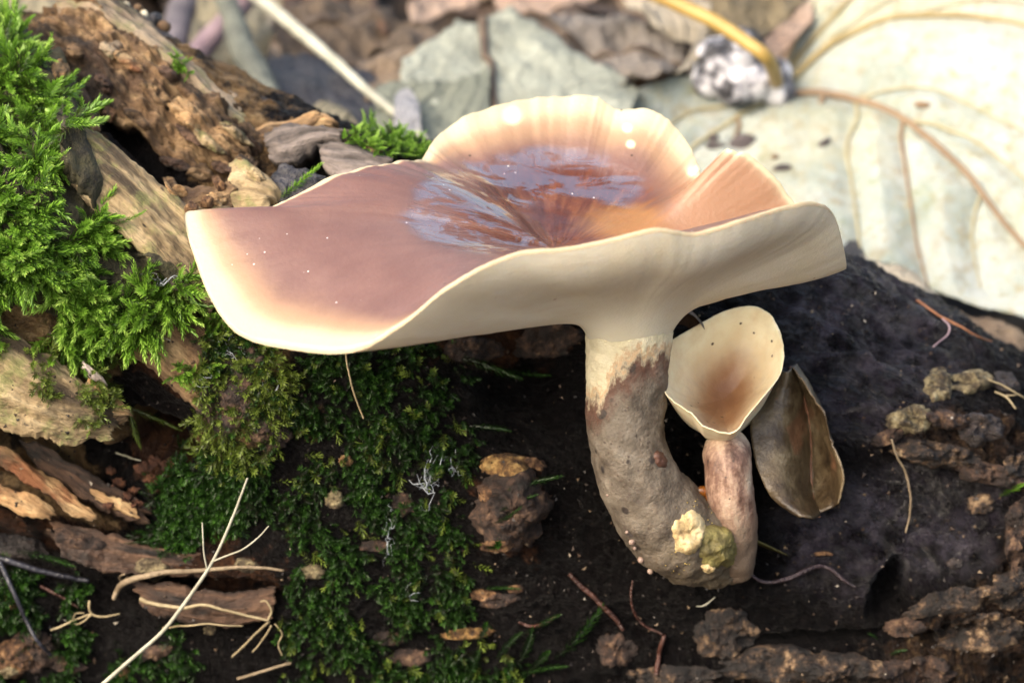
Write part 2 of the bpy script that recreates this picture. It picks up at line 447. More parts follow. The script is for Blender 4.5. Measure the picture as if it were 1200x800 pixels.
# ------------------------------------------------------------------ wood pieces on the log
def slab(name, top, bot, mat, parent, nu=70, nv=26, thick=.4, amp=.12, fibre=.12, bulge=.1, rag=.05, seed=0, surf=True, fs=2.6, **kw):
    T = cr(WP(top), nu); B = cr(WP(bot), nu)
    v = np.linspace(0, 1, nv)[None, :, None]
    P = T[:, None] * (1 - v) + B[:, None] * v
    n = normals_grid(P)
    if (n.mean((0, 1)) @ FWD) > 0: n = -n
    L = np.linalg.norm(np.diff(T, axis=0), axis=1).sum(); Wd = np.linalg.norm(T - B, axis=1).mean()
    U = np.linspace(0, 1, nu); VV = np.linspace(0, 1, nv)
    gr = np.stack([np.repeat((U * L)[:, None], nv, 1), np.repeat((VV * Wd)[None], nu, 0), np.zeros((nu, nv))], -1) + np.array([seed * 3.7, seed * 1.9, seed * 2.3])
    dsp = fibre * fbm(gr * np.array([.45, fs, 1]), 5, .6) * 2 + amp * fbm(P * 1.6 + seed * 9.1, 5, .58) * 2
    dsp += bulge * (np.sin(np.pi * VV) ** .6)[None] * (np.minimum(1, np.minimum(U, 1 - U) * 6) ** .5)[:, None]
    # ragged ends and edges
    du = T[-1] - T[0]; du /= np.linalg.norm(du); dv = (B - T).mean(0); dv /= np.linalg.norm(dv)
    eu = (np.abs(U - .5) * 2) ** 6 * np.sign(U - .5); ev = (np.abs(VV - .5) * 2) ** 4 * np.sign(VV - .5)
    ru = fbm(np.stack([gr[..., 1] * 5, gr[..., 0] * .2, gr[..., 2] + 5], -1), 4, .7); rv = fbm(np.stack([gr[..., 0] * 2.2, gr[..., 1] * .3, gr[..., 2] + 9], -1), 4, .65)
    P = P + n * dsp[..., None] + du * (rag * 4 * ru * np.abs(eu)[:, None])[..., None] + dv * (rag * 3 * rv * np.abs(ev)[None])[..., None]
    bk = P * .86 + P.mean((0, 1)) * .14 - n.mean((0, 1)) * thick
    nV = nu * nv
    Vv = np.vstack([P.reshape(-1, 3), bk.reshape(-1, 3)])
    Q = grid_faces(nu, nv)
    idx = np.arange(nV).reshape(nu, nv)
    loop = np.concatenate([idx[:, 0], idx[-1, 1:], idx[-2::-1, -1], idx[0, -2:0:-1]])
    l2 = np.roll(loop, -1)
    side = np.stack([loop, loop + nV, l2 + nV, l2], -1)
    Qs = np.vstack([Q, Q[:, ::-1] + nV, side])
    nq = np.cross(P[1, 0] - P[0, 0], P[0, 1] - P[0, 0])
    if (nq @ FWD) > 0: Qs = Qs[:, ::-1]
    gg = np.vstack([gr.reshape(-1, 3), gr.reshape(-1, 3) + [0, 0, .3]])
    o = link(name, mesh_np(name, Vv, Qs, None, dict(grain=gg)), mat, parent, **kw)
    if surf: SURF.append(BVHTree.FromPolygons([Vector(x) for x in Vv], Qs.tolist()))
    return o

m_rot = mat_wood('rotten_brown_wood', (.05, .027, .013), (.17, .10, .047), (.36, .25, .13), rot=(.055, .028, .014), bumpd=.09)
m_tan = mat_wood('pale_mossy_wood', (.13, .088, .045), (.26, .19, .10), (.42, .33, .19), green=(.15, .165, .05))
m_greyw = mat_wood('grey_weathered_wood', (.035, .028, .024), (.11, .09, .08), (.24, .20, .18))
m_pale = mat_wood('fresh_splintered_wood', (.14, .075, .03), (.33, .2, .09), (.52, .38, .2), rot=(.16, .055, .018))
m_darkb = mat_wood('dark_bark', (.005, .004, .005), (.018, .013, .013), (.055, .038, .033), rough=.55)
m_top = mat_wood('grey_brown_wood_top', (.10, .07, .045), (.24, .18, .12), (.36, .29, .20), green=(.14, .14, .06))
m_char = mat_plain('charred_wood', (.008, .008, .010), (.045, .042, .048), 4, .5, .12, 9)
m_brownw = mat_wood('dark_brown_wood', (.012, .007, .005), (.05, .025, .014), (.14, .075, .04), rough=.7)

slab('wood_slab', [(40,22,5.4),(70,0,5.4),(110,2,5.1),(150,34,4.7),(200,64,4.3),(250,104,3.8),(314,166,3.3)], [(34,56,4.7),(58,88,4.1),(104,116,3.6),(146,144,3.2),(194,182,2.8),(242,208,2.5),(300,222,2.4)], m_rot, fallen_log, 150, 80, .6, .52, .22, .1, .1, 1, label='large crumbling brown slab of rotten wood')
slab('wood_slab', [(64,-12,6.0),(110,-14,5.9),(140,0,5.6),(172,22,5.3),(212,58,4.9),(262,98,4.4),(324,152,3.8)], [(66,2,5.3),(105,6,5.05),(148,36,4.62),(198,67,4.25),(248,106,3.8),(312,166,3.3),(318,172,3.2)], m_top, fallen_log, 100, 22, .5, .07, .08, .04, .06, 2, label='flat grey top of the brown slab')
slab('bark_strip', [(118,-6,6.3),(150,6,6.1),(186,36,5.8),(226,70,5.4),(270,97,5.0),(328,128,4.5),(336,134,4.4)], [(124,4,5.9),(148,22,5.6),(190,52,5.2),(236,88,4.8),(280,120,4.4),(318,150,4.0),(326,158,3.9)], m_darkb, fallen_log, 90, 18, .3, .12, .08, .10, .08, 3, label='black bark strip along the back of the slab')
slab('wood_slab', [(-30,58,4.6),(0,44,4.7),(30,52,4.5),(60,62,4.2),(95,100,3.6),(120,140,3.0)], [(-30,120,3.6),(0,110,3.4),(25,110,3.2),(55,130,2.8),(80,160,2.3),(105,180,2.0)], m_rot, fallen_log, 70, 30, .4, .2, .12, .1, .08, 4)
slab('wood_plank', [(68,138,1.9),(105,150,1.7),(150,182,1.4),(190,216,1.1),(226,244,.8),(270,276,.5)], [(72,205,1.0),(100,236,.7),(136,268,.45),(172,300,.2),(212,345,0),(248,375,-.1)], m_tan, fallen_log, 110, 44, .5, .10, .10, .16, .05, 5, label='pale greenish tan wood plank beside the mushroom cap')
slab('wood_slab', [(120,290,.75),(165,322,.5),(205,352,.25),(236,378,.1),(262,402,.1)], [(126,372,.3),(150,410,.1),(186,440,-.05),(222,470,-.2),(252,500,-.25)], m_rot, fallen_log, 80, 40, .4, .12, .10, .14, .08, 6)
slab('wood_chunk', [(268,192,2.1),(284,185,2.1),(310,205,1.9),(334,232,1.7)], [(264,250,1.4),(282,256,1.3),(300,250,1.3),(316,240,1.4)], m_tan, fallen_log, 30, 26, .7, .12, .06, .12, .05, 7, label='angular tan wood chunk')
slab('wood_chunk', [(180,232,1.7),(215,218,1.7),(250,215,1.7),(276,214,1.7)], [(196,258,1.3),(220,262,1.2),(250,258,1.2),(270,262,1.2)], m_rot, fallen_log, 40, 20, .5, .25, .05, .1, .1, 17)
slab('wood_chunk', [(216,250,1.2),(240,240,1.2),(262,240,1.2),(280,250,1.1)], [(222,270,.9),(240,275,.85),(262,275,.85),(286,268,.9)], m_tan, fallen_log, 30, 16, .4, .1, .05, .08, .05, 27)
slab('charred_chunk', [(316,205,2.3),(334,192,2.3),(356,198,2.2),(384,212,2.0)], [(306,242,1.7),(322,248,1.6),(350,240,1.6),(380,226,1.7)], m_char, fallen_log, 36, 30, .6, .2, .1, .14, .08, 8, label='black charred chunk')
slab('splinter', [(300,152,3.5),(330,143,3.6),(362,133,3.7),(374,130,3.7)], [(304,164,3.2),(334,156,3.3),(360,146,3.4),(376,140,3.5)], m_pale, fallen_log, 40, 14, .3, .10, .09, .05, .12, 9)
slab('splinter', [(352,140,3.7),(366,134,3.7),(380,134,3.6),(394,142,3.5)], [(350,152,3.4),(366,150,3.4),(380,149,3.4),(392,150,3.4)], m_pale, fallen_log, 30, 14, .3, .1, .06, .1, .1, 29)
slab('splinter', [(308,158,3.2),(336,149,3.2),(370,147,3.1),(402,150,3.0)], [(318,184,2.7),(342,188,2.6),(370,172,2.8),(400,166,2.9)], m_greyw, fallen_log, 46, 22, .5, .12, .1, .1, .08, 10)
slab('splinter', [(372,172,2.8),(396,168,2.8),(424,174,2.7),(460,186,2.5)], [(380,196,2.4),(400,208,2.2),(424,208,2.2),(450,204,2.3)], m_greyw, fallen_log, 40, 20, .4, .05, .12, .08, .06, 11)
slab('splinter', [(392,152,3.2),(410,158,3.1),(430,166,3.0),(448,178,2.8)], [(390,166,2.9),(408,172,2.8),(424,180,2.7),(440,186,2.6)], m_rot, fallen_log, 30, 16, .3, .16, .12, .06, .1, 12)
slab('wood_slab', [(300,222,2.2),(322,236,2.0),(345,250,1.8),(376,262,1.5)], [(290,262,1.4),(312,280,1.1),(340,290,1.0),(370,296,.9)], m_tan, fallen_log, 36, 20, .4, .1, .08, .1, .05, 13)
slab('wood_plank', [(-60,360,-.1),(-10,376,-.2),(40,406,-.3),(90,440,-.35),(128,462,-.3),(156,486,-.3)], [(-60,476,-.7),(-10,496,-.8),(30,510,-.85),(62,516,-.85),(92,520,-.85),(126,512,-.75)], m_tan, fallen_log, 120, 50, .5, .09, .13, .18, .10, 14, fs=3.6, label='weathered plank end with grey-green grain at the left edge')
slab('wood_slab', [(104,438,-.3),(122,448,-.3),(138,462,-.3),(156,480,-.3)], [(108,505,-.6),(120,508,-.6),(134,498,-.5),(150,490,-.4)], m_pale, fallen_log, 24, 20, .3, .06, .08, .1, .1, 15)
slab('splinter', [(96,423,-.35),(106,428,-.38),(116,437,-.4),(126,450,-.38)], [(98,432,-.45),(106,440,-.47),(114,446,-.47),(122,452,-.42)], mat_wood('bleached_wood', (.35, .28, .24), (.5, .42, .38), (.62, .55, .5)), fallen_log, 18, 10, .15, .03, .03, .06, .05, 16, label='small bleached pinkish white splinter')
slab('splinter', [(-20,516,.35),(14,524,.2),(50,553,.1),(86,578,-.05),(116,602,-.2)], [(-20,540,.1),(10,548,0),(46,574,-.1),(78,598,-.2),(108,610,-.3)], m_pale, fallen_log, 70, 20, .3, .06, .10, .08, .08, 18, label='long pale splinter below the plank end')
slab('splinter', [(-30,560,.2),(8,570,.1),(38,578,0),(66,600,-.1)], [(-30,590,0),(8,594,-.1),(34,606,-.2),(58,610,-.2)], m_pale, fallen_log, 44, 18, .4, .08, .06, .1, .06, 19)
slab('splinter', [(20,514,.7),(70,532,.5),(126,566,.35),(180,594,.2)], [(46,548,.3),(86,574,.15),(130,600,0),(172,612,0)], m_brownw, fallen_log, 60, 20, .4, .08, .14, .08, .1, 20)
slab('splinter', [(110,575,.1),(140,585,.05),(165,597,0)], [(112,586,0),(138,600,-.05),(160,610,-.1)], m_pale, fallen_log, 30, 12, .2, .08, .1, .05, .1, 21)
slab('wood_slab', [(152,676,-.25),(205,684,-.35),(262,694,-.4),(326,688,-.4)], [(168,712,-.5),(208,728,-.6),(262,734,-.6),(322,726,-.6)], m_brownw, fallen_log, 70, 24, .4, .1, .16, .1, .08, 22)
slab('wood_slab', [(60,610,.05),(120,622,0),(180,640,-.1),(250,650,-.2)], [(70,650,-.3),(120,668,-.35),(180,672,-.4),(240,676,-.4)], m_brownw, fallen_log, 70, 24, .4, .14, .16, .1, .08, 23)

# ------------------------------------------------------------------ the large mushroom
# px, py, depth, margin width (cm), roll-down, bulge, gain
RIM = [
 (217,250,-.4, .55,.00, .27), (231,305,-1.1,.75,.02,.28), (251,352,-1.8,.95,.02,.25), (284,388,-2.4,1.05,.04,.28),
 (340,401,-2.9,1.0,.05,.30), (415,404,-3.3,.75,.06,.25), (470,378,-3.4,.45,.04,.10), (530,331,-3.4,.25,.03,-.10),
 (600,298,-3.3,.2,.03,-.05), (680,287,-3.1,.2,.03,-.05), (765,268,-2.9,.2,.03,-.05), (815,272,-2.6,.2,.03,-.05),
 (865,258,-2.3,.2,.03,-.05), (910,244,-1.9,.2,.03,-.05), (950,237,-1.5,.2,.03,-.05), (974,247,-1.05,.2,.04,-.05),
 (986,285,-.55,.2,.04,-.12), (988,310,.0,.2,.04,-.2), (965,285,.6,.3,.03,-.30), (934,243,1.0,.25,.03,-.40),
 (905,204,1.15,.22,.03,-.45), (874,181,1.25,.22,.03,-.48), (850,176,1.35,.2,.03,-.48), (832,197,1.8,.5,.03,-.42),
 (822,205,2.3,.4,.03,-.35), (815,186,2.6,.75,.03,-.35), (797,155,2.95,1.0,.03,-.50), (770,132,3.15,1.0,.03,-.54),
 (725,127,3.35,1.0,.03,-.56), (694,113,3.5,1.05,.03,-.58), (640,113,3.5,1.05,.03,-.58), (590,121,3.3,1.0,.03,-.54),
 (540,140,3.0,.9,.03,-.40), (512,160,2.7,.7,.03,-.2), (498,185,2.1,.30,.20,.05),
 (478,188,1.5,.10,.30,.16), (440,194,.95,.06,.5,.26), (398,206,.6,.05,.5,.28), (350,229,.2,.06,.4,.24), (300,249,-.05,.12,.25,.26), (255,252,-.2,.3,.08,.27),
]
NPH, NU = 620, 150
R_ = np.array(RIM, float)
E = cr(WP(R_[:, :3]), NPH, True)
par = cr(R_[:, 3:], NPH, True)
# small irregularities of the rim
ph = np.linspace(0, 2 * np.pi, NPH, endpoint=False)
wob = fbm(np.stack([np.cos(ph) * 9, np.sin(ph) * 9, ph * 0], -1), 4, .6)
backrim = smooth(E[:, 1], .2, 1.0)
nick = fbm(np.stack([np.cos(ph) * 40, np.sin(ph) * 40, ph * 0], -1), 3, .7)
E[:, 2] += .02 * nick
E[:, 2] += wob * (.05 + .10 * backrim); E[:, 1] += np.roll(wob, 77) * .05
C0 = W(650, 281, -.2)
uu = np.linspace(0, 1, NU) ** .8
mar, rol, bul = par[:, 0], par[:, 1], np.convolve(np.concatenate([par[-40:, 2], par[:, 2], par[:40, 2]]), np.hanning(81) / np.hanning(81).sum(), 'valid')
kern = np.exp(-np.linspace(-2.2, 2.2, 61) ** 2); kern /= kern.sum()
Es = np.stack([np.convolve(np.concatenate([E[-30:, i], E[:, i], E[:30, i]]), kern, 'valid') for i in range(3)], 1)
Pt = C0 + (Es - C0)[:, None] * uu[None, :, None] + (E - Es)[:, None] * (uu ** 3.5)[None, :, None]
Rl = np.linalg.norm(E - C0, axis=1)
prof = (4 * uu * (1 - uu))[None] * bul[:, None] * 1.0 * (Rl[:, None] / 4.0)
pit = -.16 * np.exp(-(uu[None] * Rl[:, None] / 1.0) ** 2)
Pt[..., 2] += prof + pit
for half, lo_, hi_ in ((120, .30, .80), (60, .55, .92)):      # one shallow dish: even out the rings towards the middle
    kz = np.hanning(2 * half + 1); kz /= kz.sum()
    zs = np.stack([np.convolve(np.concatenate([Pt[-half:, j, 2], Pt[:, j, 2], Pt[:half, j, 2]]), kz, 'valid') for j in range(NU)], 1)
    wz_ = (1 - smooth(uu, lo_, hi_))[None]
    Pt[..., 2] = Pt[..., 2] * (1 - wz_) + zs * wz_
# back lobe: shallow sweep; broad wrinkles radiating from the pit
rad_n = fbm(np.stack([np.cos(ph)[:, None] * 6 + uu * .5, np.sin(ph)[:, None] * 6 + uu * .5, uu[None] * 1.2 + 0 * ph[:, None]], -1), 3)
wz = np.exp(-((uu[None] * Rl[:, None] - 1.1) / 1.0) ** 2)
Pt[..., 2] += .02 * wz * rad_n + .05 * wz * fbm(Pt * 1.3, 3) + .05 * fbm(Pt * .8, 3) * smooth(uu, 0, .4)[None]
out = E - C0; out[:, 2] = 0; out /= np.linalg.norm(out, axis=1)[:, None]
# rolled edge: extra rings beyond the rim line
k = np.linspace(0, 1, 9)[1:]
Rr = E[:, None] + out[:, None] * (rol[:, None, None] * .9 * np.sin(k * np.pi / 2)[None, :, None])
Rr[..., 2] -= rol[:, None] * (1 - np.cos(k * np.pi / 2))[None] * 1.5 + .02 * k
TopV = np.concatenate([Pt, Rr], 1)
NT = TopV.shape[1]
dist = np.concatenate([np.linalg.norm(E[:, None] - Pt, axis=2), np.zeros((NPH, 8))], 1)
marg = np.exp(-(dist / (mar[:, None] * .62)) ** 1.6)
cen = np.linalg.norm(TopV - C0, axis=2)
tx, ty = proj(TopV)
core = 1 - np.hypot((tx - 650) / 150, (ty - 245) / 62) + .35 * fbm(TopV * .9 + 3, 4)
gold = 1 - np.hypot((tx - 735) / 80, (ty - 262) / 32) + .3 * fbm(TopV * 1.2 + 8, 3)
spots = np.zeros_like(tx)
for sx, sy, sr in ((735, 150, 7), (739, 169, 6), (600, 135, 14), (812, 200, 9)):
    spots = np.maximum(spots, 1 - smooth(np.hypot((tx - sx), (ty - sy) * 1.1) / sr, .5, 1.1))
orange = smooth(TopV[..., 0] + .0 * TopV[..., 1], 2.1, 2.9) * smooth(TopV[..., 1], -1.5, .3)
wetn = fbm(TopV * np.array([1.0, 1.6, 1.0]) + 11, 4)
wet = smooth(.35 * wetn + 1 - np.hypot((tx - 615 + (ty - 235) * .5) / 150, (ty - 236) / 64), .0, .18)
wet = wet * (1 - .85 * smooth(1 - np.hypot((tx - 672) / 88, (ty - 256) / 30) + .5 * wetn, 0, .35))
wet_old = smooth(fbm(np.stack([cen * 1.0, np.repeat(ph[:, None], NT, 1) * 2.2, tx * 0], -1), 3) * .7 + 1 - np.hypot((tx - 632) / 150, (ty - 238) / 62), .0, .35)
radial = np.stack([cen * .6, np.repeat((ph * 9)[:, None], NT, 1), 0 * cen], -1)
at = dict(margin=marg.ravel(), core=core.ravel(), gold=gold.ravel(), spot=spots.ravel(), orange=orange.ravel(), wet=wet.ravel(), radial=np.stack([tx * .01 * 0 + cen, np.cos(ph)[:, None] * 5 + 0 * cen, np.sin(ph)[:, None] * 5 + 0 * cen], -1).reshape(-1, 3))
s = M('cap_skin')
rv = s.attr('radial', True)
fibn = s.noise(2.4, 6, .62, s.co((.5, 1.1, 1.1), src=rv))
n1 = s.noise(1.1, 5, .6)
brown = s.ramp(s.math('ADD', s.math('MULTIPLY', fibn, .35), s.math('MULTIPLY', n1, .65)), [(.3, (.125, .064, .056)), (.5, (.158, .085, .073)), (.7, (.195, .110, .092))])
cent = s.ramp(s.math('ADD', s.math('MULTIPLY', fibn, .6), s.math('MULTIPLY', s.noise(1.6, 5, .6), .4)), [(.32, (.045, .011, .006)), (.5, (.095, .026, .011)), (.68, (.19, .065, .022))])
c = s.mix(s.step(s.math('ADD', s.attr('core'), s.math('MULTIPLY', s.math('SUBTRACT', fibn, .5), .8)), -.02, .45), brown, cent)
c = s.mix(s.math('MULTIPLY', s.step(s.math('ADD', s.attr('gold'), s.math('MULTIPLY', s.math('SUBTRACT', fibn, .5), .6)), .0, .7), .75), c, (.30, .145, .045))
c = s.mix(s.math('MULTIPLY', s.attr('orange'), .9), c, (.31, .170, .095))
mg = s.math('ADD', s.attr('margin'), s.math('MULTIPLY', s.math('SUBTRACT', n1, .5), .25))
c = s.mix(s.step(mg, .02, .42), c, (.33, .205, .125))
c = s.mix(s.step(mg, .36, .92), c, (.50, .43, .29))
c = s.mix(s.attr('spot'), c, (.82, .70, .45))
vd = s.voro(4.2); keep = s.step(s.voro(4.2, out='Color'), .7, .6)
c = s.mix(s.math('MULTIPLY', s.step(vd, .075, .045), s.math('MULTIPLY', keep, s.step(s.noise(.7, 2), .45, .6))), c, (.85, .8, .8))
vb = s.voro(1.5, s.co((1, 1, 1), (.4, .2, .9)))
c = s.mix(s.step(vb, .045, .025), c, (.05, .03, .02))
rg = s.math('SUBTRACT', .40, s.math('MULTIPLY', s.math('MULTIPLY', s.attr('wet'), s.step(fibn, .32, .6)), .36))
h = s.math('ADD', s.math('MULTIPLY', fibn, s.math('ADD', .05, s.math('MULTIPLY', s.attr('wet'), .55))), s.math('MULTIPLY', s.noise(14, 3), .12))
cap_s, cap_c = s, c
m_cap = s.done(c, rg, s.bump(h, .07), Subsurface_Weight=.25, Subsurface_Radius=(.5, .22, .12), Subsurface_Scale=.5, Coat_Weight=s.math('MULTIPLY', s.attr('wet'), s.step(s.noise(1.5, 8, .72, s.co((.6, 1.5, 1.5), (0, .25, .35)), .8), .45, .55)), Coat_Roughness=.09, Coat_IOR=4.0)

mushroom = thing('mushroom', 'large mushroom with a wavy mauve-brown cap, cream rim and thick bent grey stem', 'mushroom')
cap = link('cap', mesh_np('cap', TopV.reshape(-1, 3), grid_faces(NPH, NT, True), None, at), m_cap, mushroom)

# pore surface: from the neck of the stem out to the rim
rimE = TopV[:, -1]
NC = W(737, 360, -.5)
az = np.arctan2(rimE[:, 1] - NC[1], rimE[:, 0] - NC[0])
az = np.unwrap(az)
az_l = np.linspace(az[0], az[0] + (2 * np.pi if az[-1] > az[0] else -2 * np.pi), NPH, endpoint=False)
az = .55 * az + .45 * az_l
ring = NC + np.stack([np.cos(az) * .64, np.sin(az) * .64, 0 * az], -1)
NB_ = 80
vv = np.linspace(0, 1, NB_) ** 1.15
Pu = ring[:, None] + (rimE - ring)[:, None] * vv[None, :, None]
Ru = np.linalg.norm(rimE - ring, axis=1)
uxr, _ = proj(rimE)
bulge_d = np.interp(uxr, [215, 300, 415, 520, 650, 800, 900, 1000], [.04, .02, .01, .06, .15, .17, .13, .05])
frontw = smooth(-rimE[:, 1], -1.5, 1.5)
sag = (bulge_d * (.35 + .65 * frontw))[:, None] * (np.sin(np.pi * vv ** 2.4) ** 1.0)[None]
need = (4 * vv * (1 - vv))[None] * np.maximum(0, -bul)[:, None] * (Rl / 4)[:, None] * (.10 + .95 * smooth(rimE[:, 1], .1, 1.0))[:, None] + .03 * smooth(rimE[:, 1], .1, 1.0)[:, None] * np.sin(np.pi * vv)[None]
Pu[..., 2] -= np.maximum(sag, need)
# the underside swells forward below the lip, then meets it
Pu = Pu + out[:, None] * ((.02 + .13 * smooth(uxr, 480, 640))[:, None] * frontw[:, None] * np.sin(np.pi * vv ** 3.0)[None])[..., None]
# decurrent neck: curve down into the stem
Pu[..., 2] -= .50 * np.exp(-vv * Ru[:, None] / .20)
Pu[..., 2] += .035 * fbm(Pu * 1.1 + 4, 4) * np.sin(np.pi * vv)[None]
s = M('pore_surface')
n1 = s.noise(1.2, 4, .55)
c = s.ramp(n1, [(.3, (.80, .73, .55)), (.55, (.86, .81, .66)), (.75, (.88, .84, .70))])
c = s.mix(s.math('MULTIPLY', s.step(s.noise(1.6, 5, .65, s.co((.6, 1.5, 2.5))), .56, .70), .35), c, (.72, .60, .42))
vb = s.voro(1.6); c = s.mix(s.step(vb, .05, .03), c, (.35, .17, .08))
po = s.voro(26)
m_pore = s.done(c, .75, s.bump(s.math('ADD', s.math('MULTIPLY', po, .3), s.math('MULTIPLY', s.noise(4, 6, .65), .9)), .014), Subsurface_Weight=.4, Subsurface_Radius=(.5, .4, .25), Subsurface_Scale=.5)
def translucent(s, col, f):
    tr = s.new('ShaderNodeBsdfTranslucent'); s.put(tr.inputs[0], col)
    mx = s.new('ShaderNodeMixShader'); mx.inputs[0].default_value = f
    s.l.new(s.b.outputs[0], mx.inputs[1]); s.l.new(tr.outputs[0], mx.inputs[2])
    s.l.new(mx.outputs[0], s.t.nodes['Material Output'].inputs[0])
translucent(s, (.92, .87, .71), .40)
translucent(cap_s, cap_c, .14)
link('pore_surface', mesh_np('pore_surface', Pu.reshape(-1, 3), grid_faces(NPH, NB_, True)[:, ::-1]), m_pore, cap)

def px_tube(lst, n, ns, noise=.03, seed=0, sc=1.4):
    a = np.array(lst, float)
    c = W(a[:, 0], a[:, 1], a[:, 2]); k = 36.0 / LENS / 1200.0
    r = a[:, 3] * k * ((c - CAM) @ FWD)
    q = cr(np.hstack([c, r[:, None]]), n)
    V, Q, T, al = tube(q[:, :3], q[:, 3], ns)
    cc = np.vstack([np.repeat(q[:, :3], ns, 0), q[0, :3], q[-1, :3]])
    nn = V - cc; nn /= np.linalg.norm(nn, axis=1)[:, None] + 1e-9
    amp_ = noise * (1 + 1.2 * smooth(al, .55, .95))
    V = V + nn * (amp_ * 2 * fbm(V * sc + seed, 5, .58))[:, None]
    return V, Q, T, al
V, Q, T, al = px_tube([(737,358,-.5,46),(737,372,-.5,51),(737,386,-.54,52),(736,405,-.6,50),(734,440,-.7,48),(732,485,-.85,46),(737,528,-.95,45),(753,570,-1.05,48),(779,609,-1.1,52),(806,634,-1.05,51),(830,646,-.85,43),(850,652,-.6,32)], 150, 90, .075, 3, 1.9)
sx, sy = proj(V)
bound = np.interp(sx, [680, 695, 708, 722, 745, 760, 792], [460, 468, 462, 434, 419, 414, 408])
cream = (bound - sy) / 74.0 * 1.0
s = M('stem_skin')
n1 = s.noise(2.2, 6, .65); n2 = s.noise(9, 5, .7)
gry = s.ramp(s.math('ADD', s.math('MULTIPLY', n1, .7), s.math('MULTIPLY', s.noise(5, 6, .75), .3)), [(.34, (.035, .026, .018)), (.45, (.085, .067, .049)), (.56, (.15, .125, .096)), (.68, (.215, .19, .155))])
gry = s.mix(s.math('MULTIPLY', s.step(n2, .52, .68), .5), gry, (.10, .07, .05))
cb = s.math('ADD', s.attr('cream'), s.math('MULTIPLY', s.math('SUBTRACT', s.noise(3.2, 6, .75, s.co((1.6, 1.6, .8))), .5), 1.15))
gry = s.mix(s.math('MULTIPLY', s.step(cb, -.65, -.12), .9), gry, (.10, .040, .024))
crm = s.ramp(s.noise(2, 4), [(.35, (.56, .50, .33)), (.65, (.66, .60, .43))])
c = s.mix(s.step(cb, -.22, .10), gry, crm)
c = s.mix(s.math('MULTIPLY', s.step(cb, .20, .02), s.math('MULTIPLY', s.step(cb, -.05, .02), .6)), c, (.42, .22, .10))
sp = s.voro(2.1, s.co((1, 1, 1), (.3, .1, .5)))
spn = s.math('ADD', sp, s.math('MULTIPLY', s.math('SUBTRACT', s.noise(6, 3), .5), .22))
c = s.mix(s.math('MULTIPLY', s.step(spn, .20, .14), s.step(cb, .0, -.3)), c, (.035, .026, .022))
sp3 = s.math('ADD', s.voro(3.4, s.co((1, 1, .8), (.9, .2, .4))), s.math('MULTIPLY', s.math('SUBTRACT', s.noise(7, 3), .5), .25))
c = s.mix(s.math('MULTIPLY', s.math('MULTIPLY', s.step(sp3, .20, .13), s.step(s.noise(1.3, 2), .42, .5)), s.step(cb, .0, -.3)), c, (.022, .016, .014))
sp2 = s.voro(8)
c = s.mix(s.math('MULTIPLY', s.math('MULTIPLY', s.step(sp2, .22, .12), s.step(cb, .0, -.3)), .8), c, (.06, .04, .03))
c = s.mix(s.math('MULTIPLY', s.step(s.math('ADD', s.attr('al'), s.math('MULTIPLY', s.math('SUBTRACT', n1, .5), .9)), .62, .95), .75), c, (.075, .055, .028))
m_stem = s.done(c, s.math('ADD', .42, s.math('MULTIPLY', n2, .35)), s.bump(s.math('ADD', s.math('MULTIPLY', n1, .8), n2), .05), Subsurface_Weight=.12, Subsurface_Radius=(.4, .25, .15), Subsurface_Scale=.4)
stem = link('stem', mesh_np('stem', V, Q, T, dict(cream=cream, al=al)), m_stem, mushroom)

# ------------------------------------------------------------------ the small mushroom
small = thing('mushroom', 'small young mushroom with a cream cup-shaped cap, right of the thick grey stem', 'mushroom')
SR = [(851,506,-1.65),(826,498,-1.6),(808,481,-1.4),(788,467,-1.15),(779,449,-.85),(781,424,-.5),(788,404,-.15),(803,394,.1),(826,381,.35),(852,368,.55),(880,363,.65),(900,372,.55),(911,392,.35),(915,415,.0),(911,440,-.4),(894,463,-.9),(875,486,-1.3),(864,502,-1.6)]
n2_ = 220
SE = cr(WP(SR), n2_, True)
p2 = np.linspace(0, 2 * np.pi, n2_, endpoint=False)
SE += .03 * fbm(np.stack([np.cos(p2) * 6, np.sin(p2) * 6, p2 * 0], -1), 3)[:, None] * np.array([1, .3, 1])
SCN = W(846, 468, .25)
u2 = np.linspace(0, 1, 60)
axis = np.array([0, -.62, .78])
In = SCN + (SE - SCN)[:, None] * u2[None, :, None]
In -= axis * (.26 * (4 * u2 * (1 - u2)) * (u2 ** .0))[None, :, None] * 1.0
In += .03 * fbm(In * 2, 3)[..., None] * axis
lipr = SE - SCN; lipr /= np.linalg.norm(lipr, axis=1)[:, None]
lk = np.linspace(0, 1, 8)[1:]
Lip = SE[:, None] + lipr[:, None] * (.07 * np.sin(lk * np.pi))[None, :, None] - axis * (.12 * lk)[None, :, None] + axis * (.05 * np.sin(lk * np.pi))[None, :, None]
sn = W(853, 512, -.35)
u3 = np.linspace(0, 1, 30)[1:]
nk = sn + np.stack([np.cos(p2 - np.pi / 2) * -.32, np.sin(p2 - np.pi / 2) * .3, 0 * p2], -1)
aa = np.arctan2(SE[:, 2] - SCN[2], SE[:, 0] - SCN[0])
nk = sn + np.stack([np.cos(aa) * .33, np.sin(aa) * .30, np.sin(aa) * .1], -1)
Ot = Lip[:, -1][:, None] + (nk - Lip[:, -1])[:, None] * u3[None, :, None]
Ot -= axis * (.42 * np.sin(np.pi * u3))[None, :, None]
SVt = np.concatenate([In, Lip, Ot], 1)
nin = 60
e1 = np.linalg.norm(SVt - SCN, axis=2); rim_d = np.concatenate([np.linalg.norm(SE[:, None] - In, axis=2), np.zeros((n2_, 36))], 1)
sxx, syy = proj(SVt)
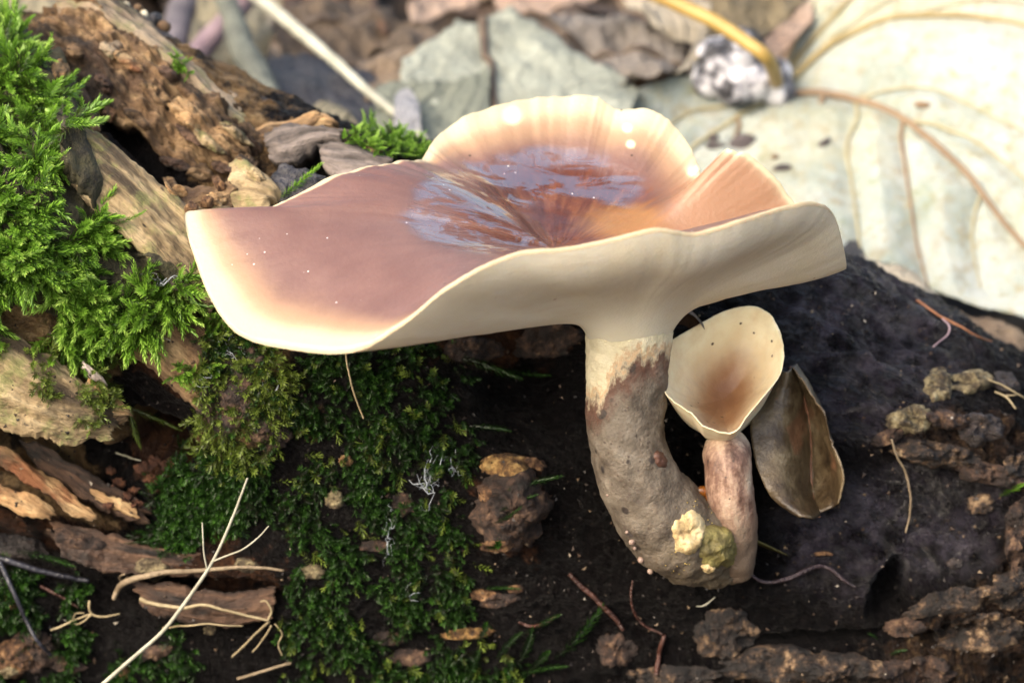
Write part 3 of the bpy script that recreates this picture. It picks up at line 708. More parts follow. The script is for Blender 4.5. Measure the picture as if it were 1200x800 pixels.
rb = 1.25 - .88 * np.hypot((sxx - 849 - .16 * (470 - syy)) / 46, (syy - 463) / 66) + .25 * fbm(SVt * 2.0, 3)
rb = np.clip(rb, 0, 1.2)
rb[:, nin:] = 0
s = M('small_cap_skin')
n1 = s.noise(3, 5, .6)
c = s.ramp(n1, [(.3, (.66, .53, .33)), (.6, (.78, .69, .48)), (.8, (.82, .76, .58))])
rr = s.math('ADD', s.attr('rb'), s.math('MULTIPLY', s.math('SUBTRACT', n1, .5), .5))
c = s.mix(s.math('MULTIPLY', s.step(rr, .1, .95), .9), c, (.20, .075, .020))
c = s.mix(s.math('MULTIPLY', s.step(rr, .85, 1.15), .7), c, (.17, .075, .035))
sp = s.voro(3.2); c = s.mix(s.step(sp, .10, .07), c, (.04, .018, .010))
m_sc = s.done(c, .5, s.bump(n1, .03), Subsurface_Weight=.3, Subsurface_Radius=(.4, .25, .15), Subsurface_Scale=.4)
scap = link('cap', mesh_np('small_cap', SVt.reshape(-1, 3), grid_faces(n2_, SVt.shape[1], True), None, dict(rb=rb.ravel())), m_sc, small)
V, Q, T, al = px_tube([(853,522,-.42,24),(852,530,-.72,29),(853,545,-.92,27.5),(856,580,-1.0,28),(861,615,-1.0,26),(864,645,-.95,23),(865,668,-.8,18)], 70, 44, .04, 8)
s = M('small_stem_skin')
n1 = s.noise(2.4, 6, .65, s.co((1.6, 1.6, .7)))
c = s.ramp(n1, [(.32, (.06, .03, .02)), (.44, (.16, .09, .065)), (.55, (.33, .22, .16)), (.72, (.48, .39, .29))])
c = s.mix(s.step(s.math('ADD', s.attr('al'), s.math('MULTIPLY', n1, .25)), .55, .95), c, (.14, .10, .07))
c = s.mix(s.step(s.math('ADD', s.attr('al'), s.math('MULTIPLY', n1, -.3)), .12, -.08), c, (.66, .52, .36))
sp = s.voro(4); c = s.mix(s.step(sp, .13, .08), c, (.05, .03, .025))
m_ss = s.done(c, .5, s.bump(s.noise(7, 5, .65), .04), Subsurface_Weight=.1, Subsurface_Radius=(.4, .25, .15), Subsurface_Scale=.3)
link('stem', mesh_np('small_stem', V, Q, T, dict(al=al)), m_ss, small)

# ------------------------------------------------------------------ the big pale leaf behind
LPN = np.array([-.10, -.50, .86]); LPN /= np.linalg.norm(LPN)
LP0 = W(1100, 372, 6.4)
VEINS = []
def on_leaf(px, py, lift=0.0):
    px = np.asarray(px, float); py = np.asarray(py, float)
    d = ray(px, py)
    t = ((LP0 - CAM) @ LPN) / (d @ LPN)
    P = CAM + t[..., None] * d
    und = .28 * np.sin(px * .011 + 1) * np.sin(py * .012 + .6) + .35 * fbm(np.stack([px * .006, py * .008, px * 0], -1), 3) + .10 * fbm(np.stack([px * .03, py * .03, px * 0], -1), 3)
    if VEINS:
        dm = np.full(np.shape(px), 1e9)
        for a in VEINS:
            for q in a: dm = np.minimum(dm, np.hypot(px - q[0], (py - q[1]) * 1.3))
        und = und + .32 * (1 - np.exp(-(dm / 26) ** 1.2)) - .2
    return P + LPN * (und + lift)[..., None]
VEINS = [cr(a, 30) for a in (
 [(908,94),(935,92),(970,96),(1000,104),(1035,120),(1065,140),(1100,172),(1140,212),(1200,276),(1290,350)],
 [(912,86),(930,72),(955,52),(985,34),(1020,22),(1060,16),(1110,18),(1160,26),(1220,42)],
 [(914,80),(930,58),(952,32),(975,10),(1000,-14),(1030,-50)],
 [(914,76),(926,50),(940,22),(955,-10)],
 [(905,98),(885,108),(868,118),(845,138),(812,166),(795,190)],
 [(862,122),(866,135),(860,152)],
 [(850,112),(815,118),(790,134),(770,160)],
 [(1002,106),(1004,130),(992,165),(998,210),(1004,260),(1010,300)],
 [(1058,136),(1056,160),(1062,200),(1068,240),(1075,280),(1090,330)],
 [(1066,138),(1100,146),(1140,164),(1180,192),(1230,230)],
 [(1006,104),(1050,98),(1100,106),(1150,132),(1200,160)],
 [(1150,222),(1142,245),(1140,275),(1150,320)],
 [(1060,18),(1110,4),(1160,0),(1210,6)],
 [(940,62),(985,26),(1040,-2),(1080,-20)])]
topc = cr([(722,132),(745,112),(775,98),(812,86),(860,82),(902,94),(914,84),(924,55),(938,18),(955,-30),(1010,-110),(1120,-170),(1260,-190),(1400,-170)], 150)
botc = cr([(724,140),(745,180),(775,235),(820,285),(880,298),(950,298),(1000,302),(1045,311),(1090,326),(1132,346),(1165,357),(1200,366),(1290,386),(1400,395)], 150)
nvl = 90
vv_ = np.linspace(0, 1, nvl)[None, :, None]
G = topc[:, None] * (1 - vv_) + botc[:, None] * vv_
edge = (np.abs(np.linspace(0, 1, nvl) - .5) * 2) ** 8
G = G + (edge[None] * 9 * fbm(np.stack([G[..., 0] * .05, G[..., 1] * .02, G[..., 0] * 0], -1), 4, .6))[..., None] * np.array([.3, 1.0])
LF = on_leaf(G[..., 0], G[..., 1])
LFn = normals_grid(LF); 
if LFn.mean((0, 1)) @ FWD > 0: LFn = -LFn
LV2 = np.vstack([LF.reshape(-1, 3), (LF - LFn * .03).reshape(-1, 3)])
Qf = grid_faces(150, nvl); idx = np.arange(150 * nvl).reshape(150, nvl)
lp = np.concatenate([idx[:, 0], idx[-1, 1:], idx[-2::-1, -1], idx[0, -2:0:-1]]); l2 = np.roll(lp, -1); nn_ = 150 * nvl
Qf = np.vstack([Qf, Qf[:, ::-1] + nn_, np.stack([lp, lp + nn_, l2 + nn_, l2], -1)])
s = M('pale_leaf_underside')
n1 = s.noise(.6, 9, .72); n2 = s.noise(3.2, 8, .75); n3 = s.noise(.22, 3, .5)
c = s.ramp(n1, [(.3, (.16, .20, .175)), (.46, (.26, .295, .268)), (.58, (.325, .352, .33)), (.74, (.37, .39, .375))])
c = s.mix(s.math('MULTIPLY', s.step(n3, .5, .66), .45), c, (.34, .32, .21))
c = s.mix(s.math('MULTIPLY', s.step(n2, .5, .64), .55), c, (.22, .165, .085))
c = s.mix(s.math('MULTIPLY', s.step(s.noise(1.6, 5, .7), .56, .70), .35), c, (.17, .25, .165))
net = s.voro(2.6, feat='DISTANCE_TO_EDGE')
c = s.mix(s.math('MULTIPLY', s.step(net, .05, .0), .35), c, (.30, .26, .13))
m_leaf = s.done(c, .75, s.bump(s.math('ADD', n2, s.math('MULTIPLY', net, .6)), .05), Specular_IOR_Level=.2)
leaf = thing('fallen_leaf', 'huge pale whitish leaf with yellow veins lying behind the log at the right', 'leaf')
link('blade', mesh_np('blade', LV2, Qf), m_leaf, leaf)
m_vein = mat_plain('leaf_vein', (.20, .15, .06), (.30, .24, .11), 1.5, .5)
m_veinp = mat_plain('leaf_vein_pale', (.27, .235, .13), (.34, .31, .19), 1.5, .5)
m_veinb = mat_plain('leaf_vein_brown', (.13, .08, .045), (.22, .15, .085), 1.5, .5)
def vein(name, pts, r0, r1, m):
    a = cr(pts, 28); P = on_leaf(a[:, 0], a[:, 1], .09)
    v, q, t, al = tube(P - LPN * .03, [r0 * .9, r1 * .9], 7)
    link(name, mesh_np(name, v, q, t), m, leaf)
vein('midrib', [(908,94),(935,92),(970,96),(1000,104),(1035,120),(1065,140),(1100,172),(1140,212),(1200,276),(1290,350)], .11, .05, m_veinb)
vein('vein', [(912,86),(930,72),(955,52),(985,34),(1020,22),(1060,16),(1110,18),(1160,26),(1220,42)], .10, .05, m_vein)
vein('vein', [(914,80),(930,58),(952,32),(975,10),(1000,-14),(1030,-50)], .07, .03, m_vein)
vein('vein', [(914,76),(926,50),(940,22),(955,-10)], .05, .03, m_veinp)
vein('vein', [(905,98),(885,108),(868,118),(845,138),(812,166),(795,190)], .06, .03, m_veinp)
vein('vein', [(862,122),(866,135),(860,152)], .05, .03, m_veinb)
vein('vein', [(850,112),(815,118),(790,134),(770,160)], .04, .02, m_veinp)
vein('vein', [(1002,106),(1004,130),(992,165),(998,210),(1004,260),(1010,300)], .04, .02, m_veinp)
vein('vein', [(1058,136),(1056,160),(1062,200),(1068,240),(1075,280),(1090,330)], .045, .02, m_veinb)
vein('vein', [(1066,138),(1100,146),(1140,164),(1180,192),(1230,230)], .045, .02, m_veinp)
vein('vein', [(1006,104),(1050,98),(1100,106),(1150,132),(1200,160)], .035, .02, m_veinp)
vein('vein', [(1150,222),(1142,245),(1140,275),(1150,320)], .03, .015, m_veinp)
vein('vein', [(1060,18),(1110,4),(1160,0),(1210,6)], .04, .02, m_veinp)
vein('vein', [(940,62),(985,26),(1040,-2),(1080,-20)], .035, .02, m_veinp)
# the leaf's stalk rises from the vein fan to the upper left
v, q, t, al = tube(np.vstack([on_leaf(np.array([912.]), np.array([90.]), .05), WP([(900,70,10.2),(872,48,10.4),(838,26,10.8),(800,8,11.2),(765,-8,11.6),(700,-34,12.2)])]), [.13, .14, .15, .17], 10, 40)
link('stalk', mesh_np('stalk', v, q, t), mat_plain('leaf_stalk', (.24, .15, .03), (.36, .25, .07), 1, .45), leaf)

# ------------------------------------------------------------------ dropping and crumbs on the pale leaf
def ico(sub):
    b = bmesh.new(); bmesh.ops.create_icosphere(b, subdivisions=sub, radius=1)
    V = np.array([v.co[:] for v in b.verts]); F = np.array([[v.index for v in f.verts] for f in b.faces]); b.free()
    return V, F
IV5, IF5 = ico(5); IV3, IF3 = ico(3)
def lump(cens, rads, c, sub=5):
    """one smooth lump: the outer skin of several overlapping balls, seen from c"""
    V, F = (IV5, IF5) if sub == 5 else (IV3, IF3)
    r = np.zeros(len(V))
    for q, rr in zip(cens, rads):
        oc = q - c
        b = V @ oc; disc = b * b - (oc @ oc - rr * rr)
        r = np.maximum(r, np.where(disc > 0, b + np.sqrt(np.maximum(disc, 0)), 0))
    r = np.maximum(r, .15)
    return c + V * r[:, None], F, V
s = M('black_white_dropping')
n = s.noise(1.5, 5, .6)
m_drop = s.done(s.ramp(n, [(.44, (.02, .02, .025)), (.5, (.22, .22, .25)), (.56, (.55, .55, .58))]), .6, s.bump(s.noise(4, 5), .12))
cs = [on_leaf(np.array([float(a)]), np.array([float(b)]), l)[0] for a, b, l in ((845, 82, .35), (868, 74, .5), (832, 96, .25), (880, 96, .35), (905, 88, .35), (862, 100, .3), (912, 96, .2))]
V, F, D = lump(cs, [.52, .5, .35, .42, .42, .45, .35], np.mean(cs, 0))
V = V + D * (.10 * fbm(V * 2.2, 4))[:, None]
o = link('bird_dropping', mesh_np('bird_dropping', V, None, F), m_drop, None, 'lumpy black and white dropping at the foot of the veins of the pale leaf', 'dropping')
m_crumb = mat_plain('black_crumb', (.015, .012, .014), (.10, .08, .08), 5, .7, .05)
def crumb(px, py, rx, ry, ang, label, m=None):
    c = on_leaf(np.array([float(px)]), np.array([float(py)]), .05)[0]
    k = .0152; a = math.radians(ang)
    ax = RGT * math.cos(a) - UPV * math.sin(a); ay = RGT * math.sin(a) + UPV * math.cos(a)
    V = c + (IV3[:, :1] * rx * k) * ax + (IV3[:, 1:2] * ry * k) * ay + IV3[:, 2:] * min(rx, ry) * k * .8 * LPN
    V = V + IV3 * (.5 * min(rx, ry) * k * fbm(IV3 * 1.6 + px, 3))[:, None] * 1.6
    link('crumb', mesh_np('crumb', V, None, IF3), m or m_crumb, None, label, 'crumb', 'dark crumbs on the pale leaf')
crumb(870, 163, 17, 11, -18, 'largest black crumb on the pale leaf, below the black and white dropping')
crumb(836, 157, 7, 6, 0, 'small round black crumb left of the largest crumb on the leaf')
crumb(838, 169, 14, 4, 0, 'thin flat dark crumb touching the largest crumb from the left')
crumb(966, 166, 10, 4, -35, 'slim slanted dark crumb on the pale leaf, right of the cap')
crumb(917, 200, 12, 4, -4, 'flat dark crumb on the leaf just above the right cap lobe')
crumb(963, 110, 4, 11, 18, 'short brown stub standing below the brown midrib of the leaf', m_veinb)
crumb(1081, 127, 12, 4, 5, 'flat brown crumb above the brown midrib of the leaf', m_veinb)
crumb(908, 185, 5, 3, 0, 'tiny brown crumb on the leaf beside the slim flat one', m_veinb)

# ------------------------------------------------------------------ leaf litter and twigs behind the log
def bg_leaf(outline_top, outline_bot, m, label, curl=.25, seed=0, rib=None, nu=60, nv=26, m_rib=None, name='fallen_leaf'):
    T = cr(WP(outline_top), nu); B = cr(WP(outline_bot), nu)
    v = np.linspace(0, 1, nv)[None, :, None]
    P = T[:, None] * (1 - v) + B[:, None] * v
    n = normals_grid(P)
    if n.mean((0, 1)) @ FWD > 0: n = -n
    P = P + n * (curl * 3.4 * fbm(P * .5 + seed * 3.3, 3) + curl * 1.6 * fbm(P * 1.3 + seed, 4))[..., None]
    P = P + (T[-1] - T[0]) * (.07 * ((np.abs(np.linspace(-1, 1, nu)) ** 6 * np.sign(np.linspace(-1, 1, nu)))[:, None] * fbm(np.stack([P[..., 2] * 1.4, P[..., 1] * .7, P[..., 0] * .3 + seed], -1), 4, .6)))[..., None]
    tv = np.abs(np.linspace(-1, 1, nv)) ** 5
    P = P + (B - T)[:, None] * (.22 * tv[None] * fbm(np.stack([P[..., 0] * 1.6, P[..., 2] * 1.6, P[..., 1] * 0 + seed], -1), 4, .6))[..., None]
    bk = P - n * .03
    N = nu * nv; Q = grid_faces(nu, nv); idx = np.arange(N).reshape(nu, nv)
    lp = np.concatenate([idx[:, 0], idx[-1, 1:], idx[-2::-1, -1], idx[0, -2:0:-1]]); l2 = np.roll(lp, -1)
    Q = np.vstack([Q, Q[:, ::-1] + N, np.stack([lp, lp + N, l2 + N, l2], -1)])
    root = thing(name, label, 'leaf', group='dead leaves behind the log')
    UVg = np.stack([np.repeat(np.linspace(0, 1, nu)[:, None], nv, 1), np.repeat(np.linspace(0, 1, nv)[None], nu, 0), np.zeros((nu, nv))], -1).reshape(-1, 3)
    link('blade', mesh_np('blade', np.vstack([P.reshape(-1, 3), bk.reshape(-1, 3)]), Q, None, dict(luv=np.vstack([UVg, UVg]))), m, root)
    if rib:
        i0, j0, i1, j1 = rib
        ii = np.linspace(i0 * (nu - 1), i1 * (nu - 1), 24).astype(int); jj = np.linspace(j0 * (nv - 1), j1 * (nv - 1), 24).astype(int)
        vv, q, t, al = tube(P[ii, jj] + n[ii, jj] * .03, [.10, .05], 6)
        link('midrib', mesh_np('midrib', vv, q, t), m_rib or m_ribd, root)
    return root
def leafmat(name, a, b, c3=None, rough=.55, scale=.7):
    s = M(name); uv = s.attr('luv', True)
    sp = s.new('ShaderNodeSeparateXYZ'); s.l.new(uv, sp.inputs[0])
    vv_ = s.math('SUBTRACT', sp.outputs[0], s.math('MULTIPLY', s.math('ABSOLUTE', s.math('SUBTRACT', sp.outputs[1], .45)), .45))
    band = s.math('ABSOLUTE', s.math('SUBTRACT', s.math('FRACT', s.math('MULTIPLY', s.math('ADD', vv_, s.math('MULTIPLY', s.noise(.8, 3), .25)), 6.0)), .5))
    n = s.noise(scale, 8, .72)
    st = [(.3, a), (.62, b)] + ([(.8, c3)] if c3 else [])
    cc = s.ramp(n, st)
    cc = s.mix(s.math('MULTIPLY', s.step(band, .05, .01), .45), cc, tuple(.45 * q for q in a))
    cc = s.mix(s.math('MULTIPLY', s.step(s.noise(1.6, 6, .75), .55, .68), .6), cc, tuple(.5 * q for q in a))
    return s.done(cc, rough, s.bump(s.math('ADD', s.math('MULTIPLY', s.step(band, .0, .3), .12), s.math('ADD', n, s.math('MULTIPLY', s.noise(3, 5), .6))), .3))
m_ribd = mat_plain('dead_leaf_rib', (.04, .026, .018), (.10, .07, .045), 2, .6)
m_lg = leafmat('grey_green_leaf', (0.155, 0.167, 0.136), (0.310, 0.329, 0.273), (0.384, 0.384, 0.322))
m_lg2 = leafmat('dull_green_leaf', (0.081, 0.093, 0.074), (0.161, 0.174, 0.136))
m_lo0 = 0
m_lb = leafmat('brown_leaf', (0.031, 0.020, 0.012), (0.098, 0.067, 0.040), (0.152, 0.112, 0.076))
m_lt = leafmat('tan_leaf', (0.089, 0.058, 0.036), (0.187, 0.138, 0.089), (0.246, 0.197, 0.148))
m_lo = leafmat('rusty_leaf', (0.022, 0.010, 0.004), (0.098, 0.045, 0.020), (0.134, 0.076, 0.045))
m_ldk = leafmat('wet_dark_leaf', (0.010, 0.010, 0.014), (0.033, 0.033, 0.042), (0.076, 0.071, 0.076), .38)
m_lgr = leafmat('grey_leaf', (0.105, 0.090, 0.077), (0.205, 0.180, 0.155), (0.273, 0.248, 0.223))
m_lcr = leafmat('cream_leaf', (0.211, 0.174, 0.118), (0.347, 0.310, 0.242), (0.422, 0.384, 0.322))
m_lol = leafmat('olive_brown_leaf', (0.056, 0.043, 0.022), (0.149, 0.118, 0.065), (0.205, 0.174, 0.112))
m_lpk = leafmat('pinkish_leaf', (0.198, 0.130, 0.093), (0.322, 0.236, 0.180), (0.384, 0.310, 0.248))
m_lyg = leafmat('yellowish_grey_leaf', (0.124, 0.105, 0.062), (0.223, 0.198, 0.130), (0.279, 0.254, 0.186))
bg_leaf([(470,70,11.5),(500,55,12),(540,28,12.6),(590,16,13),(630,28,12.8),(680,62,12.2),(720,78,11.8),(748,104,11.2)], [(466,150,9.4),(510,185,8.8),(560,200,8.6),(600,200,8.6),(640,190,8.7),(690,170,9),(725,150,9.4),(750,112,10.8)], m_lg, 'broad pale grey-green leaf with a dark midrib directly behind the cap', .10, 1, (.36, .02, .40, .95))
bg_leaf([(440,100,10.5),(490,95,10.6),(540,90,10.8),(575,80,11)], [(440,190,8.6),(490,200,8.4),(540,205,8.3),(570,200,8.4)], m_lg2, 'dull dark green leaf left of the pale grey-green one', .08, 2)
bg_leaf([(318,28,15),(360,6,15.5),(410,-14,16),(460,-4,15.6),(505,36,14.6)], [(330,62,13),(380,70,12.8),(430,64,12.9),(470,62,12.9),(512,66,12.7)], m_lb, 'ragged brown leaf arching over a dark gap at the top', .5, 3, (.0, .6, 1, .4))
bg_leaf([(420,72,12.4),(450,64,12.6),(480,66,12.5),(492,80,12.2)], [(418,112,11),(446,118,10.8),(474,112,11),(490,100,11.4)], m_lt, 'small tan leaf under the ragged brown leaf', .25, 4)
bg_leaf([(236,96,12.4),(290,76,12.8),(350,66,13),(420,84,12.4),(452,108,11.6)], [(250,150,9.6),(310,160,9.2),(370,158,9.2),(420,152,9.4),(455,140,9.8)], m_ldk, 'wet blue-black leaf behind the splintered end of the wood', .22, 5)
bg_leaf([(462,116,9.6),(470,108,9.8),(482,108,9.8),(492,122,9.5)], [(462,150,8.8),(472,158,8.6),(484,158,8.6),(493,146,8.9)], leafmat('lilac_grey_leaf', (.2, .2, .215), (.33, .33, .35)), 'small rounded lilac-grey leaf near the tip of the pale twig', .12, 6)
bg_leaf([(360,140,9.6),(380,124,9.9),(402,124,9.9),(420,140,9.5)], [(356,164,9),(382,168,8.8),(404,166,8.8),(424,160,9)], m_lyg, 'small olive curled leaf just behind the splinters', .2, 7)
bg_leaf([(478,14,15.2),(500,-10,16),(530,-20,16.4),(562,-14,16.2)], [(484,28,14.6),(505,24,14.8),(530,10,15.2),(560,4,15.4)], m_lpk, 'pinkish beige leaf at the top edge beside the dark gap', .25, 8)
bg_leaf([(578,-6,16),(620,-22,16.6),(660,-22,16.6),(702,-8,16.2)], [(586,10,15.2),(630,12,15),(664,18,14.8),(700,6,15.2)], m_lpk, 'pale pinkish leaf at the top edge above the grey-green leaf', .3, 9)
bg_leaf([(640,30,13.8),(690,14,14.4),(740,8,14.6),(800,26,14)], [(690,80,11.8),(730,104,11.2),(770,104,11.2),(808,80,11.8)], m_lgr, 'grey brown leaf between the grey-green leaf and the black and white dropping', .45, 10, (.0, .4, 1, .6))
bg_leaf([(728,4,14.4),(752,-12,15),(790,-10,15),(836,6,14.4)], [(738,24,13.4),(770,32,13.1),(800,38,12.9),(828,40,12.8)], m_lcr, 'cream leaf with a curled torn edge under the yellow stalk', .35, 11)
bg_leaf([(820,30,13),(826,40,12.6),(824,62,11.8),(808,80,11.2)], [(814,30,13.1),(816,44,12.6),(808,64,11.8),(792,88,11)], m_lcr, 'narrow cream leaf strip hanging down beside the dropping', .05, 12)
bg_leaf([(824,0,14.4),(860,-22,15.2),(910,-20,15.2),(960,-16,15)], [(830,48,12.6),(860,60,12.1),(890,50,12.4),(930,16,13.6)], m_lol, 'olive brown leaf above the dropping, left of the pale leaf', .3, 13)
bg_leaf([(885,60,12),(905,38,12.6),(930,16,13.4),(955,-4,14)], [(890,72,11.6),(910,64,11.8),(930,48,12.2),(952,20,13)], m_lpk, 'narrow peach leaf edge between the olive leaf and the pale leaf', .1, 14)
bg_leaf([(190,10,16.5),(230,-20,17.6),(290,-24,17.8),(330,-6,17)], [(190,70,14),(235,90,13.2),(285,84,13.4),(330,50,14.6)], m_lyg, 'yellowish grey leaf behind the dark and purple twigs', .3, 15)
bg_leaf([(314,26,15.4),(328,14,15.8),(346,8,16),(366,16,15.6)], [(312,40,14.8),(330,44,14.6),(348,36,14.8),(364,24,15.2)], m_lcr, 'small whitish leaf tip crossed by the pale twig', .12, 16)
bg_leaf([(336,6,16.5),(370,-20,17.5),(400,-22,17.6),(424,-8,17)], [(330,60,14),(365,58,14),(400,50,14.4),(420,30,15.2)], m_lo, 'rusty brown leaf behind the pale twig at the top', .4, 17)
bg_leaf([(-20,8,16.5),(20,-14,17.4),(60,-18,17.5),(100,-10,17)], [(-20,46,14.6),(20,52,14.4),(60,40,14.8),(96,26,15.4)], m_lyg, 'greyish leaf behind the upper left corner of the wood', .3, 18)
bg_leaf([(996,316,6.9),(1010,306,7.1),(1040,312,7),(1080,330,6.7),(1110,352,6.4),(1130,376,6.0)], [(1000,334,6.0),(1020,344,5.8),(1050,356,5.6),(1080,372,5.4),(1106,386,5.2),(1130,400,5.0)], m_lcr, 'crumpled whitish leaf edge tucked between the log and the pale leaf', .18, 19, nu=80)
bg_leaf([(1080,350,6.4),(1110,362,6.2),(1150,378,6),(1200,396,5.8),(1260,420,5.6)], [(1086,384,5.4),(1120,396,5.2),(1160,416,5),(1210,440,4.8),(1260,460,4.7)], m_lt, 'torn beige leaf edge along the back of the log at the right', .22, 20)
bg_leaf([(985,278,8.4),(1000,268,8.6),(1010,290,8),(1016,312,7.5)], [(986,306,7.4),(994,314,7.2),(1002,318,7.1),(1010,326,7)], m_ldk, 'dark leaf scrap in the gap beside the right end of the cap', .06, 21, nu=24, nv=12)

def twig(pts, rad, m, label, ns=10, n=50, rough=.5, seed=0, name='twig', group='twigs behind the log', cat='twig'):
    v, q, t, al = tube(WP(pts), rad, ns, n, rough, seed)
    return link(name, mesh_np(name, v, q, t, dict(al=al)), m, None, label, cat, group)
m_tp = mat_plain('pale_twig_bark', (.24, .24, .19), (.44, .44, .36), 1.5, .6, .04)
m_td = mat_plain('dark_mossy_twig_bark', (.03, .035, .03), (.14, .15, .12), 1.4, .6, .08)
m_tpu = mat_plain('purplish_twig_bark', (.13, .085, .10), (.28, .2, .22), 1.4, .5, .05)
m_tdk = mat_plain('dark_grey_twig_bark', (.05, .045, .055), (.14, .12, .13), 1.4, .6, .05)
twig([(286,-14,14.4),(320,12,13.6),(352,38,12.8),(392,72,11.6),(430,106,10.4),(462,132,9.6),(500,164,8.6)], [.13, .13, .12, .10, .085, .06], m_tp, 'long pale straight twig slanting down to the back of the cap')
twig([(258,-14,13.6),(272,18,12.8),(282,50,12),(296,78,11.2),(312,106,10.4),(326,132,9.8)], [.22, .24, .26, .27, .26, .22], m_td, 'dark greenish crooked twig left of the pale twig')
twig([(300,-14,15),(278,12,14.2),(254,38,13.4),(230,64,12.6),(208,88,11.8)], [.2, .22, .22, .22], m_tpu, 'smooth purplish twig slanting the other way behind the dark one')
twig([(220,-16,15),(212,14,14.2),(204,44,13.4),(198,72,12.4)], [.26, .28, .28, .26], m_tdk, 'thick dark grey twig stub nearest the wood slab')
twig([(444,-14,16),(438,10,15.2),(452,40,14)], [.08, .08, .07], m_lo, 'thin rusty twig in the dark gap at the top')
# crumbs along the bark strip
def pebble(name, px, py, Y, r, m, label, cat, sq=(1, 1, 1), group=None, amp=.35):
    c = W(px, py, Y); V = IV3 * np.array(sq) * r
    V = c + V * (1 + amp * fbm(IV3 * 1.3 + px * .1, 3))[:, None] * 1.0
    return link(name, mesh_np(name, V, None, IF3), m, None, label, cat, group)
m_pal = mat_plain('pale_yellow_bit', (.5, .42, .26), (.72, .66, .5), 3, .6)
pebble('seed', 147, 8, 6.1, .085, m_pal, 'small cream seed at the top of the black bark strip', 'seed', group='bits on the bark strip')
pebble('seed', 169, 18, 6.0, .09, m_pal, 'second cream seed lower on the black bark strip', 'seed', (.8, 1, 1), 'bits on the bark strip')
pebble('crumb', 182, 23, 6.0, .13, m_char, 'black shiny crumb beside the seeds on the bark strip', 'crumb', group='bits on the bark strip')
pebble('crumb', 192, 32, 5.9, .12, m_rot, 'brown crumb right of the black one on the bark strip', 'crumb', group='bits on the bark strip')
pebble('crumb', 162, 10, 6.1, .08, m_rot, 'small brown crumb between the two seeds on the bark strip', 'crumb', group='bits on the bark strip')

# loose litter that goes on beyond the picture, and fills the gaps between the leaves
nL = 2600
lx = RNG.uniform(-70, 70, nL); ly = RNG.uniform(9, 75, nL)
keepm = np.ones(nL, bool)
lz = ground_z(lx, ly) + RNG.uniform(0, .5, nL)
u5 = np.linspace(-1, 1, 5); shape = np.array([[-1, 0], [-.55, .34], [.1, .42], [.65, .24], [1, 0], [.65, -.24], [.1, -.42], [-.55, -.34]])
V, T_, tone = [], [], []
for i in range(nL):
    sz = RNG.uniform(1.2, 2.6); a = RNG.uniform(0, 6.28); tl = RNG.normal(0, .45, 2)
    R = np.array([[math.cos(a), -math.sin(a)], [math.sin(a), math.cos(a)]])
    xy = shape @ R.T * sz
    z = xy[:, 0] * tl[0] + xy[:, 1] * tl[1] + .5 * RNG.normal(0, .35, 8)
    b = len(V)
    for q, zz in zip(xy, z): V.append((lx[i] + q[0], ly[i] + q[1], lz[i] + zz))
    V.append((lx[i], ly[i], lz[i] + RNG.uniform(-.1, .5)))
    for j in range(8): T_.append((b + j, b + (j + 1) % 8, b + 8))
    tone += [RNG.uniform(0, 1)] * 9
s = M('loose_leaf_litter')
c = s.ramp(s.attr('tone'), [(0, (.012, .008, .006)), (.4, (.05, .03, .018)), (.7, (.11, .075, .045)), (.9, (.20, .16, .11)), (1, (.30, .28, .2))])
m_lit = s.done(s.mix(s.step(s.noise(1.2, 5, .7), .4, .7), c, (.09, .06, .04)), .6, s.bump(s.noise(2, 4), .1))
link('leaf_litter', mesh_np('leaf_litter', np.array(V), None, np.array(T_), dict(tone=np.array(tone)), True), m_lit, None, 'loose brown and grey dead leaves covering the forest floor behind', 'leaf litter', kind='stuff')

# ------------------------------------------------------------------ moss
def shoot(L, nw, leaf_l, leaf_w, droop, per=3, seed=0, spread=.9):
    """one moss shoot along +Z, bending towards +X, with small folded pointed leaves"""
    rg = np.random.default_rng(seed); V, T, A = [], [], []
    ts = np.linspace(0, 1, nw)
    axis_ = np.stack([droop * L * ts ** 2, 0 * ts, L * ts * (1 - .25 * droop * ts)], -1)
    tan_ = np.gradient(axis_, axis=0); tan_ /= np.linalg.norm(tan_, axis=1)[:, None]
    b = 0
    for i in range(nw):
        P = axis_[i]; t = tan_[i]
        side = np.cross(t, [0, 1, 0.1]); side /= np.linalg.norm(side); up = np.cross(side, t)
        taper = math.sin(math.pi * (.12 + .80 * ts[i])) ** .6
        for k in range(per):
            a = 2 * math.pi * k / per + i * 2.4 + rg.normal(0, .25)
            o = side * math.cos(a) + up * math.sin(a)
            sp = spread * (1.1 - .55 * ts[i]) + rg.normal(0, .1)
            d = t * math.cos(sp) + o * math.sin(sp)
            wv = np.cross(d, o); wv /= np.linalg.norm(wv) + 1e-9
            l = leaf_l * taper * rg.uniform(.75, 1.2); wd = leaf_w * taper
            m_ = P + d * l * .42 + t * l * .04
            V += [P, m_ + wv * wd, m_ - wv * wd, P + d * l - o * l * .05 + t * l * .12]
            T += [(b, b + 1, b + 2), (b + 1, b + 3, b + 2)]
            A += [ts[i] * .55, ts[i] * .55 + .15, ts[i] * .55 + .15, ts[i] * .55 + .45]
            b += 4
    # stalk
    for i in range(nw - 1):
        p, q = axis_[i], axis_[i + 1]; wv = np.array([0, leaf_w * .45, 0])
        V += [p - wv, p + wv, q]; T += [(b, b + 1, b + 2)]; A += [.1, .1, .1]; b += 3
    return np.array(V), np.array(T), np.array(A)
